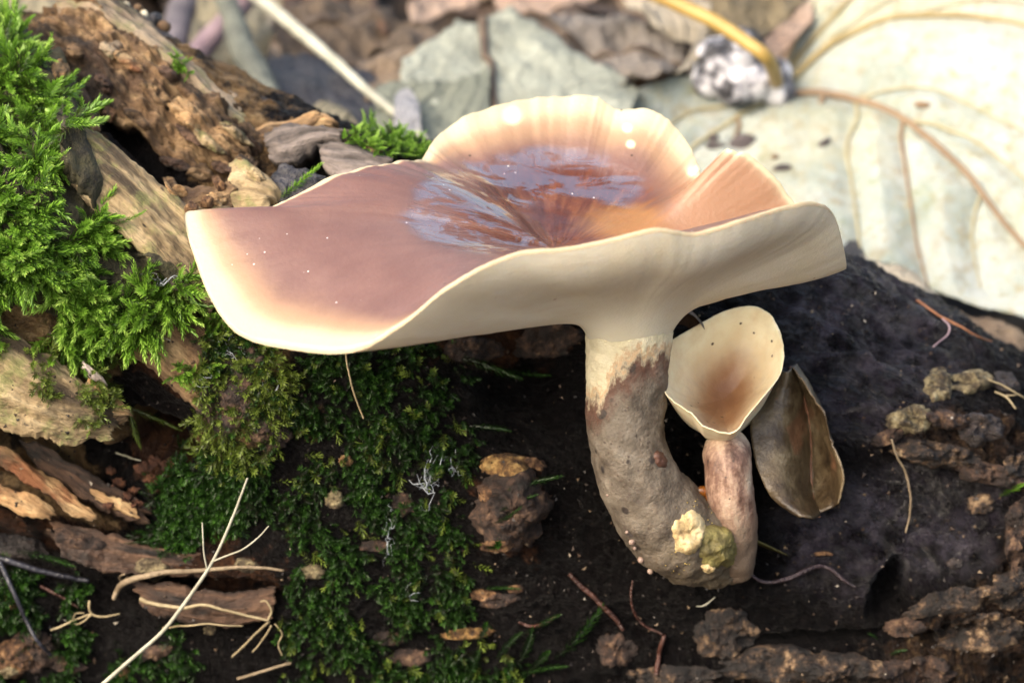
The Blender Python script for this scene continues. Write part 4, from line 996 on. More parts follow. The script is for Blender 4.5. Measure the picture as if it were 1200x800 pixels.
def frames(D, roll):
    D = D / np.linalg.norm(D, axis=1)[:, None]
    X = np.cross(D, np.array([.02, 1, .03])); X /= np.linalg.norm(X, axis=1)[:, None] + 1e-9
    Y = np.cross(D, X)
    c, s_ = np.cos(roll)[:, None], np.sin(roll)[:, None]
    return X * c + Y * s_, -X * s_ + Y * c, D
def scatter(tmpls, P, D, S, roll, tone):
    VV, TT, AA, BB, off = [], [], [], [], 0
    which = RNG.integers(0, len(tmpls), len(P))
    for k, (V, T, A) in enumerate(tmpls):
        m = which == k
        if not m.any(): continue
        X, Y, Z = frames(D[m], roll[m])
        W_ = P[m][:, None] + S[m][:, None, None] * (V[None, :, :1] * X[:, None] + V[None, :, 1:2] * Y[:, None] + V[None, :, 2:] * Z[:, None])
        n = m.sum()
        VV.append(W_.reshape(-1, 3)); TT.append((T[None] + (np.arange(n) * len(V))[:, None, None] + off).reshape(-1, 3))
        AA.append(np.tile(A, n)); BB.append(np.repeat(tone[m], len(V))); off += n * len(V)
    return np.vstack(VV), np.vstack(TT), np.concatenate(AA), np.concatenate(BB)
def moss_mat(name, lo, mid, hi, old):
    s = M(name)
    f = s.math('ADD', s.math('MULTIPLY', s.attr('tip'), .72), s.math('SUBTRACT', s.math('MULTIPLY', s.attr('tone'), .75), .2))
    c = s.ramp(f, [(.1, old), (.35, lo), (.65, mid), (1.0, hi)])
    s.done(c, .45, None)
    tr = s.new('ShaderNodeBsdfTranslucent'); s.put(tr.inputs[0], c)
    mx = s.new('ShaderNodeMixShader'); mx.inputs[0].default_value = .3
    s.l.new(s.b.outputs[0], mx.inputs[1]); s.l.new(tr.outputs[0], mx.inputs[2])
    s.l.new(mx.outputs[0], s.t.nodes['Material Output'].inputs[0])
    return s.m
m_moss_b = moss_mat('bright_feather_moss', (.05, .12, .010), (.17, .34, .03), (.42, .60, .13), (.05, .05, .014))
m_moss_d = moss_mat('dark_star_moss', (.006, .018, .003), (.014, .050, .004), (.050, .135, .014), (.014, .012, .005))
m_moss_o = moss_mat('olive_moss', (.05, .075, .012), (.11, .16, .02), (.21, .28, .05), (.07, .055, .02))
feather = [shoot(.60, 15, .145, .020, d, 4, i) for i, d in enumerate((.25, .45, .65, .15))]
star = [shoot(.26, 7, .105, .013, d, 4, 10 + i, 1.15) for i, d in enumerate((.2, .5, .0, .35))]
frond = [shoot(1.0, 26, .14, .017, d, 4, 20 + i, 1.0) for i, d in enumerate((.2, .35, .1))]

def inside(poly, x, y):
    poly = np.array(poly, float); r = np.zeros(len(x), bool); j = len(poly) - 1
    for i in range(len(poly)):
        xi, yi = poly[i]; xj, yj = poly[j]
        r ^= ((yi > y) != (yj > y)) & (x < (xj - xi) * (y - yi) / (yj - yi + 1e-12) + xi); j = i
    return r
def moss(name, polys, n, tmpls, m, label, size=(.7, 1.2), lean=(.3, -.5), nw=.8, jit=.35, depth=.0, gap=None, gs=.012, gth=0.0, seed=0, kind='stuff'):
    P, D = [], []
    for poly, share in polys:
        a = np.array(poly, float); lo, hi = a.min(0), a.max(0)
        xs = RNG.uniform(lo[0], hi[0], int(n * share * 3)); ys = RNG.uniform(lo[1], hi[1], int(n * share * 3))
        k = inside(poly, xs, ys)
        if gap is not None:
            k &= fbm(np.stack([xs * gs, ys * gs, xs * 0 + seed], -1), 4, .6) > gap
        for x, y in zip(xs[k][:int(n * share)], ys[k][:int(n * share)]):
            p, nr = hit(x, y)
            if p is None: continue
            P.append(p - nr * .03 + nr * depth * RNG.uniform(0, 1)); D.append(nr * nw + np.array([lean[0], 0, lean[1]]) + RNG.normal(0, jit, 3))
    P, D = np.array(P), np.array(D)
    S = RNG.uniform(size[0], size[1], len(P))
    V, T, A, B = scatter(tmpls, P, D, S, RNG.uniform(0, 6.28, len(P)), RNG.uniform(0, 1, len(P)) * .6 + .4 * (fbm(P * .9, 2) + .5))
    return link(name, mesh_np(name, V, None, T, dict(tip=A, tone=B), False), m, None, label, 'moss', None, kind)
SURF_BASE = list(SURF)
top_poly = [(-60,24),(0,30),(14,50),(28,76),(48,98),(84,106),(94,138),(76,156),(54,170),(50,210),(74,240),(122,256),(142,270),(124,296),(104,312),(120,330),(170,322),(228,334),(232,350),(190,362),(172,380),(140,380),(110,398),(80,408),(40,395),(0,390),(-60,385)]
# the cushion the bright moss grows on: bulges from the log at the left
def cushion(px, py, rx, ry, hgt, m, name, ang=0, nr_=26, na=72, seed=0, wob=.3, surf=True, **kw):
    a = math.radians(ang); th = np.linspace(0, 2 * np.pi, na, endpoint=False); rr = np.linspace(0, 1, nr_) ** .8
    irr = 1 + wob * 2 * fbm(np.stack([np.cos(th) * 1.6 + seed * 5, np.sin(th) * 1.6, th * 0 + seed], -1), 4, .6) + .5 * wob * fbm(np.stack([np.cos(th) * 5 + seed * 2, np.sin(th) * 5, th * 0], -1), 3, .7)
    P = np.zeros((na, nr_, 3)); Nn = np.zeros((na, nr_, 3))
    for i in range(na):
        for j in range(nr_):
            u = rr[j] * rx * math.cos(th[i]) * irr[i]; v_ = rr[j] * ry * math.sin(th[i]) * irr[i]
            p, n = hit(px + u * math.cos(a) - v_ * math.sin(a), py + u * math.sin(a) + v_ * math.cos(a))
            if p is None: p, n = W(px, py, 3.0), -FWD
            P[i, j] = p; Nn[i, j] = n
    # even out the depth so that a crust does not follow every crack under it
    nm = Nn.mean((0, 1)); nm /= np.linalg.norm(nm)
    dep = (P - P.mean((0, 1))) @ nm
    med = np.median(dep)
    dep2 = np.clip(dep, med - .6, med + .6)
    P = P + ((dep2 - dep))[..., None] * nm
    rough = fbm(P * 2.2 + seed * 3.1, 5, .6); pit_ = fbm(P * 1.3 + seed, 4, .6, True)
    prof_ = np.sqrt(np.maximum(0, 1 - rr ** (2 if 'hummock' in name or 'crumb' in name else 5)))[None]
    spiky = fbm(P * 5 + seed, 4, .65)
    hh = hgt * prof_ * (.75 + 1.9 * rough + .9 * pit_ + .9 * spiky) - .07 * (rr[None] ** 6)
    P = P + nm * hh[..., None]
    V = P.reshape(-1, 3); Q = grid_faces(na, nr_, True)
    if np.dot(np.cross(P[0, -1] - P[0, 0], P[na // 4, -1] - P[0, 0]), nm) < 0: Q = Q[:, ::-1]
    bk = V[np.arange(na) * nr_ + nr_ - 1] - nm * .2
    V2 = np.vstack([V, bk]); e0 = np.arange(na) * nr_ + nr_ - 1; e1 = np.roll(e0, -1); b0 = len(V) + np.arange(na); b1 = np.roll(b0, -1)
    Q = np.vstack([Q, np.stack([e0, b0, b1, e1], -1)])
    g_ = np.stack([V2[:, 0], V2[:, 2], V2[:, 1]], -1)
    o = link(name, mesh_np(name, V2, Q, None, dict(grain=g_)), m, **kw)
    if surf: SURF.append(BVHTree.FromPolygons([Vector(x) for x in V2], Q.tolist()))
    return o
m_humus = mat_plain('mossy_humus', (.012, .010, .006), (.05, .045, .018), 3, .9, .1, 8)
cushion(10, 210, 110, 160, .55, m_humus, 'moss_hummock', 0, 30, 80, 1, .15, parent=fallen_log, label='soft hummock under the bright moss')
cushion(110, 330, 120, 55, .25, m_humus, 'moss_hummock', 10, 24, 60, 2, .25, parent=fallen_log)
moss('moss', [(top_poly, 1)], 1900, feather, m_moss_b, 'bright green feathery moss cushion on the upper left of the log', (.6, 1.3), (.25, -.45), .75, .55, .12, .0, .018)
moss('moss', [([(-40,380),(120,395),(200,395),(150,430),(110,425),(150,470),(100,500),(60,470),(0,430),(-40,420)], 1)], 420, star, m_moss_o, 'thin dull moss on the weathered plank end below the bright cushion', (.6, 1.1), (.2, -.4), .8, .4, 0, .0, .02, 0, 3)
center_poly = [(235,385),(300,400),(420,405),(520,392),(560,430),(520,470),(560,510),(545,560),(520,600),(560,640),(545,700),(580,740),(620,790),(600,830),(330,830),(330,720),(350,650),(300,590),(310,540),(270,520),(240,470)]
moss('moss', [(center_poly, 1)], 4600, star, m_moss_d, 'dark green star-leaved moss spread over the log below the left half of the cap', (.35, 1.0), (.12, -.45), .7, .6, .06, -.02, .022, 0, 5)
moss('moss', [(center_poly, 1)], 220, star, m_moss_o, 'scattered paler shoots and dead brown stems among the dark moss', (.6, 1.3), (.15, -.4), .7, .6, .08, -.02, .03, 0, 15)
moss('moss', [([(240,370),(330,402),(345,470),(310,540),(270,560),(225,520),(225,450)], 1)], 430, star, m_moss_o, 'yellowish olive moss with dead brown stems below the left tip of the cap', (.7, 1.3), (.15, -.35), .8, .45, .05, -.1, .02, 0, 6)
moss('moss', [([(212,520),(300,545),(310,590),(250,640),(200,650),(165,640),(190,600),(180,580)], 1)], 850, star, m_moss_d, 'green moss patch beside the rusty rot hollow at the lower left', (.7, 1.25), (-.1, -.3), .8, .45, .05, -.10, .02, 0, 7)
moss('moss', [([(10,660),(110,690),(120,780),(60,830),(-30,830),(-30,700)], .7), ([(140,700),(220,740),(240,830),(120,830)], .3)], 800, star, m_moss_d, 'scattered small moss tufts around the twigs in the lower left corner', (.7, 1.3), (.1, -.2), .8, .45, .05, .03, .02, 0, 8)
moss('moss', [([(395,158),(430,150),(470,158),(500,172),(500,188),(440,182)], 1)], 160, feather, m_moss_b, 'little fresh moss tuft on the log crest behind the left lobe of the cap', (.35, .6), (.3, -.1), .9, .4, 0)
moss('moss', [([(198,64),(212,72),(222,86),(206,80)], 1)], 30, feather, m_moss_b, 'tiny bright moss tuft on the grey top of the brown slab', (.25, .45), (.3, .1), .9, .4, 0)
moss('moss', [([(232,368),(262,362),(270,385),(240,398)], .6), ([(205,430),(250,428),(252,448),(210,448)], .4)], 130, feather, m_moss_b, 'small bright moss tufts with wet film left of the cap tip', (.3, .55), (.3, -.2), .9, .4, 0)

# ------------------------------------------------------------------ bark crusts on the log
def crust_mat(name, stops, scale=4, rough=.75, bd=.14):
    s = M(name); n = s.noise(scale, 8, .72)
    return s.done(s.ramp(n, stops), rough, s.bump(s.math('ADD', n, s.math('MULTIPLY', s.noise(14, 4, .7), .4)), bd))
m_bark = crust_mat('dark_flaky_bark', [(.36, (.003, .002, .002)), (.47, (.010, .007, .006)), (.54, (.035, .021, .014)), (.61, (.16, .10, .055)), (.73, (.42, .32, .19))], 2.8, .6)
m_bark2 = crust_mat('brown_rotten_bark', [(.32, (.004, .0025, .002)), (.48, (.020, .010, .007)), (.58, (.075, .04, .024)), (.72, (.28, .18, .10))], 3.2)
m_flake = crust_mat('yellowish_bark_flake', [(.34, (.015, .010, .006)), (.46, (.07, .05, .027)), (.57, (.22, .18, .095)), (.72, (.48, .43, .28))], 4)
m_oran = crust_mat('orange_wood_rot', [(.36, (.022, .010, .005)), (.48, (.09, .042, .018)), (.59, (.24, .13, .055)), (.74, (.46, .31, .16))], 5)
m_yel = crust_mat('yellow_wood_rot', [(.36, (.03, .014, .006)), (.47, (.13, .065, .02)), (.57, (.32, .19, .06)), (.72, (.52, .38, .16))], 5)
BC = [
 (850,742,38,32,.14,m_bark,-10), (905,778,64,24,.22,m_bark,0), (990,788,54,26,.26,m_bark,4), (1076,790,46,24,.22,m_bark2,0),
 (1150,742,56,22,.26,m_bark,-8), (1118,706,64,13,.22,m_bark,-12), (1186,690,26,26,.22,m_bark,-20), (1194,625,17,44,.18,m_bark2,5), (1160,555,50,15,.16,m_bark2,12),
 (1096,532,56,15,.16,m_bark,8), (1150,590,18,14,.1,m_bark,0), (1066,492,30,17,.20,m_flake,-10), (1040,512,22,9,.12,m_bark2,-20), (1100,452,17,22,.14,m_flake,10), (1138,447,25,15,.18,m_flake,-5),
 (1148,502,28,20,.18,m_darkb,0), (1110,492,28,13,.14,m_bark2,10), (1180,450,20,12,.1,m_darkb,30), (722,762,25,21,.12,m_bark2,5), (790,792,60,14,.12,m_bark,0), (1060,735,26,12,.12,m_bark2,0), (1195,545,20,16,.14,m_bark,0), (1120,660,12,8,.06,m_darkb,0),
 (600,596,46,52,.26,m_bark2,0), (592,545,32,14,.10,m_yel,-6), (628,543,15,8,.06,m_oran,20), (568,578,9,12,.05,m_oran,0), (582,640,24,8,.05,m_oran,0), (566,697,18,8,.06,m_oran,0), (604,690,12,6,.05,m_oran,0), (585,704,26,9,.06,m_bark2,-10), (548,742,34,8,.08,m_yel,-5),
 (268,470,36,42,.16,m_bark2,10), (318,505,26,26,.16,m_bark2,0), (286,425,30,18,.12,m_bark2,-20), (470,590,14,18,.08,m_bark2,0), (440,640,20,8,.06,m_bark2,0), (392,585,13,12,.07,m_flake,0), (455,748,20,10,.06,m_bark2,0), (405,540,10,8,.05,m_oran,0), (555,410,40,16,.10,m_bark2,0), (640,400,40,22,.10,m_bark2,-10), (480,770,30,12,.08,m_bark2,0), (365,670,18,10,.06,m_flake,0),
 (20,640,36,14,.12,m_darkb,10), (90,632,36,12,.12,m_bark2,12), (36,760,30,30,.16,m_bark2,30), (14,770,26,22,.12,m_oran,30), (70,775,34,10,.10,m_bark2,15), (178,665,22,12,.10,m_flake,10), (14,702,9,17,.06,m_oran,-10), (42,742,7,10,.06,m_flake,0), (8,788,14,7,.07,m_flake,-8), (146,787,8,9,.06,m_oran,0), (180,765,26,9,.08,m_bark2,-15), (288,662,16,10,.06,m_flake,10), (246,738,9,7,.06,m_flake,0),
]
for i, (x, y, rx, ry, h_, m_, a) in enumerate(BC):
    big_ = rx * ry > 500
    cushion(x, y, rx, ry, h_, m_, 'bark_chunk', a, 22 if big_ else 15, 72 if big_ else 46, 40 + i, .34, parent=fallen_log)
for i, (x, y, r_) in enumerate([(168,548,11),(176,560,9),(196,545,10),(140,565,9),(150,582,8),(160,590,8),(158,575,7),(130,552,6),(205,552,8),(185,572,6),(128,592,7),(206,570,7),(180,540,8)]):
    cushion(x, y, r_, r_ * .8, .08, mat_rot if i else (mat_rot := crust_mat('rusty_rot', [(.3, (.012, .005, .003)), (.5, (.075, .025, .010)), (.7, (.20, .08, .03))])), 'rot_crumb', 0, 10, 26, 90 + i, .9, surf=False, parent=fallen_log)

for i, (x, y, rx, ry, a, m_) in enumerate([(150,72,20,6,40,m_pale),(182,112,24,7,38,m_rot),(216,136,26,6,40,m_pale),(244,166,24,7,38,m_tan),(128,58,14,6,40,m_top),(122,98,16,8,50,m_brownw),
  (206,192,22,7,20,m_brownw),(236,206,18,7,15,m_rot),(252,234,15,7,10,m_pale),(208,224,14,6,20,m_pale),(160,138,22,7,42,m_rot),(276,156,24,6,38,m_tan),(286,186,20,6,35,m_rot),(226,160,22,5,40,m_brownw),(196,88,16,5,40,m_brownw),(262,196,14,5,30,m_brownw),(300,205,14,6,30,m_tan),(88,60,12,7,30,m_rot),(70,85,12,8,40,m_pale),(128,133,9,8,60,m_oran),(243,240,8,6,0,m_oran),(225,248,9,6,10,m_oran),(258,218,8,6,30,m_oran)]):
    cushion(x, y, rx, ry, .16, m_, 'wood_chip', a, 12, 40, 140 + i, .4, surf=False, parent=fallen_log)

# fine bark crumbs sprinkled over the log
P, D, A = [], [], []
for i in range(1500):
    x, y = RNG.uniform(-40, 1240), RNG.uniform(330, 830)
    if x < 330 and RNG.random() < .3: continue
    p, n = hit(x, y)
    if p is None: continue
    P.append(p); D.append(n); A.append(RNG.random())
P, D, A = np.array(P), np.array(D), np.array(A)
tet = np.array([[-1, -.6, 0], [1, -.4, .1], [.2, .9, 0], [.1, 0, .7]]); tf = np.array([(0, 1, 3), (1, 2, 3), (2, 0, 3)])
V, T, a_, b_ = scatter([(tet, tf, np.zeros(4))], P, D + RNG.normal(0, .3, D.shape), RNG.uniform(.012, .05, len(P)) ** 1.0, RNG.uniform(0, 6.3, len(P)), A)
s = M('bark_crumbs')
m_cr = s.done(s.ramp(s.attr('tone'), [(0, (.006, .004, .004)), (.6, (.02, .013, .010)), (.85, (.07, .042, .025)), (.96, (.18, .13, .08)), (1, (.35, .32, .27))]), .6)
link('bark_crumbs', mesh_np('bark_crumbs', V, None, T, dict(tone=b_), False), m_cr, None, 'tiny bark crumbs and grit sprinkled over the dark log', 'crumbs', kind='stuff')

# ------------------------------------------------------------------ roots, stems and twigs on the log
def strand(name, paths, m, label, cat, group=None, lift=.06, ns=7, rough=.3, seed=0):
    out_ = []
    for i, (pts, r) in enumerate(paths):
        r = np.array(r) * .72
        q = cr(np.array([(a[0], a[1], a[2] if len(a) > 2 else lift) for a in pts], float), max(12, 9 * len(pts)))
        Pp = on_log(np.hstack([q[:, :2], q[:, 2:] * 0]), every=True)
        Pp = CAM + (ray(q[:, 0], q[:, 1])) * (((Pp - CAM) @ FWD) - q[:, 2])[:, None]
        # no jumps where the surface behind steps back
        dep = (Pp - CAM) @ FWD
        wn_ = min(11, len(dep) // 2 * 2 - 1); hw = wn_ // 2
        pad_ = np.pad(dep, hw, 'edge'); mn = np.array([pad_[k:k + wn_].min() for k in range(len(dep))])
        ds = np.convolve(np.pad(mn, hw, 'edge'), np.ones(wn_) / wn_, 'valid')
        ds = np.convolve(np.pad(ds, 2, 'edge'), np.ones(5) / 5, 'valid')
        Pp = CAM + (Pp - CAM) * (ds / dep)[:, None]
        Pp = Pp + .018 * np.stack([fbm(Pp * 2.5 + k_ * 9, 3) for k_ in range(3)], -1) * 2
        out_.append(tube(Pp, r * 1.0, ns, None, rough, seed + i))
    V, Q, T, al = merge(out_)
    return link(name, mesh_np(name, V, Q, T), m, None, label, cat, group)
def strand_free(name, paths, m, label, cat, group=None, ns=7):
    out_ = [tube(WP(p), r, ns, 40, .3, i) for i, (p, r) in enumerate(paths)]
    V, Q, T, al = merge(out_)
    return link(name, mesh_np(name, V, Q, T), m, None, label, cat, group)
m_straw = mat_plain('dry_pale_stem', (.20, .19, .14), (.36, .35, .28), 2, .55)
m_root = mat_plain('pale_brown_root', (.10, .07, .04), (.27, .21, .135), 1.6, .7, .04)
m_rootw = mat_plain('straw_rootlet', (.16, .12, .06), (.33, .27, .16), 2, .65)
m_blk = mat_plain('black_wet_twig', (.006, .006, .010), (.03, .03, .04), 2, .3, .03)
m_redr = mat_plain('red_brown_root', (.012, .005, .004), (.075, .026, .017), 4, .45, .08)
m_purr = mat_plain('purplish_root', (.010, .006, .008), (.050, .032, .038), 3, .45, .08)
strand_free('grass_stem', [([(108,812,-1.6),(150,775,-1.55),(188,742,-1.5),(210,715,-1.45),(228,690,-1.4),(243,668,-1.35),(258,640,-1.2),(275,600,-1.0),(290,560,-.75)], [.034, .034, .028, .018]),
  ([(243,668,-1.35),(239,648,-1.35),(238,630,-1.3),(237,612,-1.2)], [.016, .012]), ([(250,657,-1.3),(268,650,-1.35),(285,643,-1.35),(302,630,-1.3),(315,616,-1.2)], [.018, .011])],
  m_straw, 'long dry whitish grass stem with two side shoots at the lower left', 'grass stem')
strand('root', [([(133,702),(138,690),(150,680),(172,674),(196,670),(240,668),(290,664),(332,668)], [.05, .075, .07, .06, .045, .03]), ([(196,670),(186,673),(176,668)], [.03, .02]), ([(145,684),(140,676),(146,672)], [.03, .02])], m_root, 'thick pale brown root lying behind the whitish grass stem', 'root', 'bare roots at the lower left', .16)
strand('root', [([(164,701),(176,706),(196,710),(216,712),(238,708),(262,714),(288,720),(314,727)], [.055, .045, .04, .035, .03]), ([(314,727),(318,715),(312,704),(305,704)], [.03, .02]), ([(316,727),(304,738),(288,754),(272,770)], [.035, .02]), ([(318,732),(306,752),(296,764)], [.025, .015]), ([(322,730),(330,742),(326,755),(331,768)], [.022, .015])], m_rootw, 'forked straw-coloured root with thin fingers below the thick root', 'root', 'bare roots at the lower left', .16)
strand('root', [([(60,738),(72,734),(84,728),(98,722),(108,720)], [.03, .026, .02]), ([(108,720),(92,731),(86,728),(88,719),(98,718)], [.022, .016]), ([(104,704),(104,714),(110,721),(122,722),(140,719)], [.03, .03, .016])], m_rootw, 'small curly straw-coloured root left of the forked one', 'root', 'bare roots at the lower left', .14)
strand('root', [([(190,735),(215,733),(240,731),(262,732),(285,733)], [.02, .022, .015])], m_rootw, 'hair-thin straight root crossing under the forked root', 'root', 'bare roots at the lower left', .14)
strand('root', [([(278,795),(300,788),(322,782),(341,776)], [.035, .035, .03])], m_root, 'short pale root piece at the bottom edge', 'root', 'bare roots at the lower left', .1)
strand('root', [([(48,686),(62,694),(78,702),(92,712)], [.035, .03])], m_redr, 'short reddish root beside the black twigs', 'root', 'bare roots at the lower left', .12)
strand('twig', [([(-6,652),(20,660),(48,668),(76,675),(104,680)], [.075, .075, .07, .06])], m_blk, 'shiny black twig lying across at the left edge', 'twig', 'black twigs at the lower left', .2)
strand('twig', [([(0,658),(12,685),(24,712),(36,738),(48,756),(60,768)], [.065, .06, .05, .04])], m_blk, 'thin black twig pointing down from the left edge', 'twig', 'black twigs at the lower left', .2)
strand('rootlet', [([(1045,514),(1050,532),(1060,550),(1066,575),(1067,598),(1061,624)], [.028, .03, .03, .024])], m_root, 'thin pale dangling rootlet on the black wood right of the curled leaf', 'rootlet', None, .06)
strand('root', [([(874,664),(884,676),(900,682),(922,678),(944,668),(962,663),(976,668),(990,680),(1004,688)], [.05, .035, .05, .065, .04, .05, .02])], m_purr, 'flat purplish root on the log right of the mushroom base', 'root', None, .04)
strand('wood_splinter', [([(955,649),(966,648),(976,650)], [.05, .055, .03])], m_oran, 'small orange-brown splinter above the purplish root', 'splinter', None, .05)
strand('root', [([(668,672),(680,686),(694,698),(708,712),(720,724),(730,738)], [.05, .06, .065, .05])], m_redr, 'broadest reddish brown root slanting down left of the mushroom base', 'root', 'reddish roots below the mushroom', .03)
strand('root', [([(741,680),(739,698),(743,716),(754,732),(776,743)], [.025, .03, .035, .03])], m_redr, 'thin hooked reddish root straight below the left of the stem base', 'root', 'reddish roots below the mushroom', .04)
strand('root', [([(778,744),(773,760),(771,776),(769,790)], [.05, .055, .06])], m_redr, 'short upright reddish root at the bottom, left of the tan bark patch', 'root', 'reddish roots below the mushroom', .03)
strand('root', [([(608,729),(622,733),(638,730),(651,722)], [.035, .04, .03])], m_redr, 'little reddish root between the two long moss fronds', 'root', 'reddish roots below the mushroom', .05)
strand('rootlet', [([(1074,352),(1086,360),(1104,372),(1124,382),(1146,394),(1162,400)], [.03, .03, .02])], mat_plain('orange_root', (.16, .06, .025), (.34, .15, .07), 2, .6), 'orange brown rootlet along the crest of the log at the right', 'rootlet', None, .03)
strand('rootlet', [([(1104,374),(1112,382),(1110,392),(1100,400),(1094,406)], [.025, .025, .02])], m_tpu, 'short curved pinkish rootlet on the wet crest', 'rootlet', None, .04)
strand('straw', [([(1158,444),(1176,452),(1200,466),(1215,474)], [.022, .022])], m_rootw, 'upper of two straws at the right edge of the log', 'straw', None, .06)
strand('straw', [([(1166,459),(1180,466),(1190,478)], [.026, .024]), ([(1178,464),(1194,462)], [.018, .014])], m_rootw, 'forked shorter straw beneath the other at the right edge', 'straw', None, .06)
strand('grass_stem', [([(404,404),(407,425),(412,450),(420,474),(426,490)], [.02, .022, .018])], m_rootw, 'thin yellow stalk in the dark moss under the cap', 'grass stem', None, .16)
strand('rootlet', [([(816,710),(824,709),(832,704),(838,699)], [.014, .022, .012])], m_straw, 'tiny pale curved fibre under the mushroom base', 'rootlet', None, .04)
strand('fibre', [([(502,132,.02),(508,141,.02),(516,151,.02)], [.02, .02])], m_redr, 'tiny reddish fibre sticking up beside the back rim of the cap', 'fibre') if False else None
strand('pale_fibre', [([(136,530),(150,535),(165,539)], [.02, .024, .018])], m_straw, 'short white fibre in the rot hollow at the left', 'fibre', None, .1)
strand('pale_fibre', [([(178,391),(188,395),(199,399)], [.014, .012])], m_straw, 'hair-thin pale fibre below the bright moss', 'fibre', None, .08)

# ------------------------------------------------------------------ moss fronds that can be told apart
def sprig(a, b, width, m, label, lift=.10, k=0, group='single moss fronds'):
    pa = on_log([(a[0], a[1], lift * .3)])[0]; pb, nb = hit(*b)
    if pb is None: pb, nb = W(b[0], b[1], pa[1]), -FWD
    pb = CAM + (pb + nb * lift - CAM) * 1.0
    da, db = (pa - CAM) @ FWD, (pb - CAM) @ FWD
    if abs(db - da) > .8: pb = CAM + (pb - CAM) * ((da + np.clip(db - da, -.8, .8)) / db)
    V, T, A = frond[k % 3]; V = V * np.array([width, width, 1]); 
    L = np.linalg.norm(pb - pa)
    V0 = V.copy(); V0[:, :2] *= 1
    X, Y, Z = frames((pb - pa)[None], np.array([1.2 * k]))
    tip = np.array([[frond[k % 3][0][:, 0].max() * 0, 0, 0]])
    Wd = pa + L * (V0[:, :1] * X + V0[:, 1:2] * Y + V0[:, 2:] * Z)
    link('moss_frond', mesh_np('moss_frond', Wd, None, T, dict(tip=A, tone=np.full(len(Wd), .5)), False), m, None, label, 'moss frond', group)
sprig((652,770), (714,716), .9, m_moss_d, 'longest moss frond, reaching up right toward the stem base at the bottom', .14, 0)
sprig((612,742), (660,707), .9, m_moss_d, 'moss frond above the longest one, pointing up right', .12, 1)
sprig((598,792), (664,770), .9, m_moss_d, 'lowest moss frond on the black wood at the bottom', .12, 2)
sprig((606,775), (640,735), 1.1, m_moss_d, 'short bushy moss frond at the foot of the longest one', .12, 0)
sprig((622,785), (650,748), 1.1, m_moss_d, 'second bushy moss frond at the foot of the longest one', .12, 1)
sprig((582,770), (606,730), 1.1, m_moss_d, 'upright moss frond left of the bushy ones', .12, 2)
sprig((560,748), (580,716), 1.1, m_moss_d, 'upright moss frond by the yellow rot streak', .12, 1)
sprig((540,800), (570,764), 1.1, m_moss_d, 'moss frond low at the edge of the dark moss', .12, 0)
sprig((596,575), (644,556), .9, m_moss_d, 'moss frond on top of the rotten brown knob', .12, 1)
sprig((586,600), (622,578), 1.0, m_moss_d, 'upper side frond on the rotten brown knob', .12, 2)
sprig((580,612), (612,598), 1.0, m_moss_d, 'lower side frond on the rotten brown knob', .12, 0)
sprig((572,640), (604,622), 1.0, m_moss_d, 'moss frond under the rotten brown knob', .12, 1)
sprig((552,690), (606,678), .8, m_moss_d, 'moss frond lying over the pale orange rot', .12, 2)
sprig((585,428), (652,452), .8, m_moss_d, 'moss frond reaching right in the shade under the cap', .2, 0)
sprig((540,420), (590,440), 1.0, m_moss_d, 'moss frond left of the shaded one under the cap', .2, 1)
sprig((545,500), (590,505), .9, m_moss_d, 'moss frond in the shade above the yellow crest', .15, 2)
sprig((326,232), (374,205), 1.2, m_moss_b, 'bright moss frond on the black charred chunk', .15, 1)
sprig((18,646), (92,652), .7, m_moss_d, 'flat moss frond above the shiny black twig', .12, 2)
sprig((146,637), (196,637), .7, m_moss_d, 'flat moss frond below the rot hollow', .12, 0)
sprig((1172,580), (1204,566), 1.2, m_moss_b, 'lone bright moss frond at the right edge of the log', .12, 1)
sprig((1044,768), (1056,752), 1.6, m_moss_d, 'small moss tuft below the black hole', .12, 2)
sprig((1028,750), (1022,744), 1.6, m_moss_d, 'tiny moss tip in the crack left of the black hole', .1, 0)
sprig((132,262), (172,258), .9, m_moss_b, 'moss frond reaching over the tan plank', .14, 0)
sprig((150,476), (196,500), .7, m_moss_o, 'dead olive frond hanging into the dark hole', .2, 1)
sprig((158,482), (172,520), .7, m_moss_o, 'dead olive frond hanging straight down in the dark hole', .2, 2)
sprig((150,480), (150,512), .7, m_moss_o, 'dead olive frond at the left side of the dark hole', .2, 0)

# ------------------------------------------------------------------ wet white film threads in the moss
s = M('wet_white_film')
m_web = s.done((.55, .6, .66), .2, None, Transmission_Weight=.5)
def web(px, py, rx, ry, n, label, seed):
    rg = np.random.default_rng(seed); parts = []
    c = np.stack([px + rg.normal(0, .45, n) * rx, py + rg.normal(0, .45, n) * ry], -1)
    for i in range(n):
        j = rg.integers(0, n)
        if i == j: continue
        a, b = c[i], c[j]
        if np.hypot(*(a - b)) > rx: b = a + (b - a) * .4
        q = np.stack([np.linspace(a[0], b[0], 6), np.linspace(a[1], b[1], 6) + 3 * np.sin(np.linspace(0, 3.14, 6))], -1)
        P = on_log(np.hstack([q, np.full((6, 1), .10)]))
        dep = (P - CAM) @ FWD; P = CAM + (P - CAM) * (np.minimum(dep, np.median(dep)) / dep)[:, None]
        r = rg.uniform(.001, .004)
        parts.append(tube(P, [r, r * rg.uniform(.6, 3.5), r], 5))
    V, Q, T, al = merge(parts)
    link('slime_film', mesh_np('slime_film', V, Q, T), m_web, None, label, 'slime film', None, 'stuff')
web(500, 565, 30, 32, 24, 'white wet film threads in the dark moss left of the brown knob', 1)
web(528, 545, 16, 40, 12, 'glistening film drops above the brown knob', 2)
web(268, 400, 16, 28, 26, 'white wet film in the moss just left of the cap tip', 3)
web(236, 447, 16, 8, 14, 'bluish white film on the small moss tuft under the cap tip', 4)
web(186, 328, 26, 6, 14, 'thin white film across the bright moss at the right', 5)
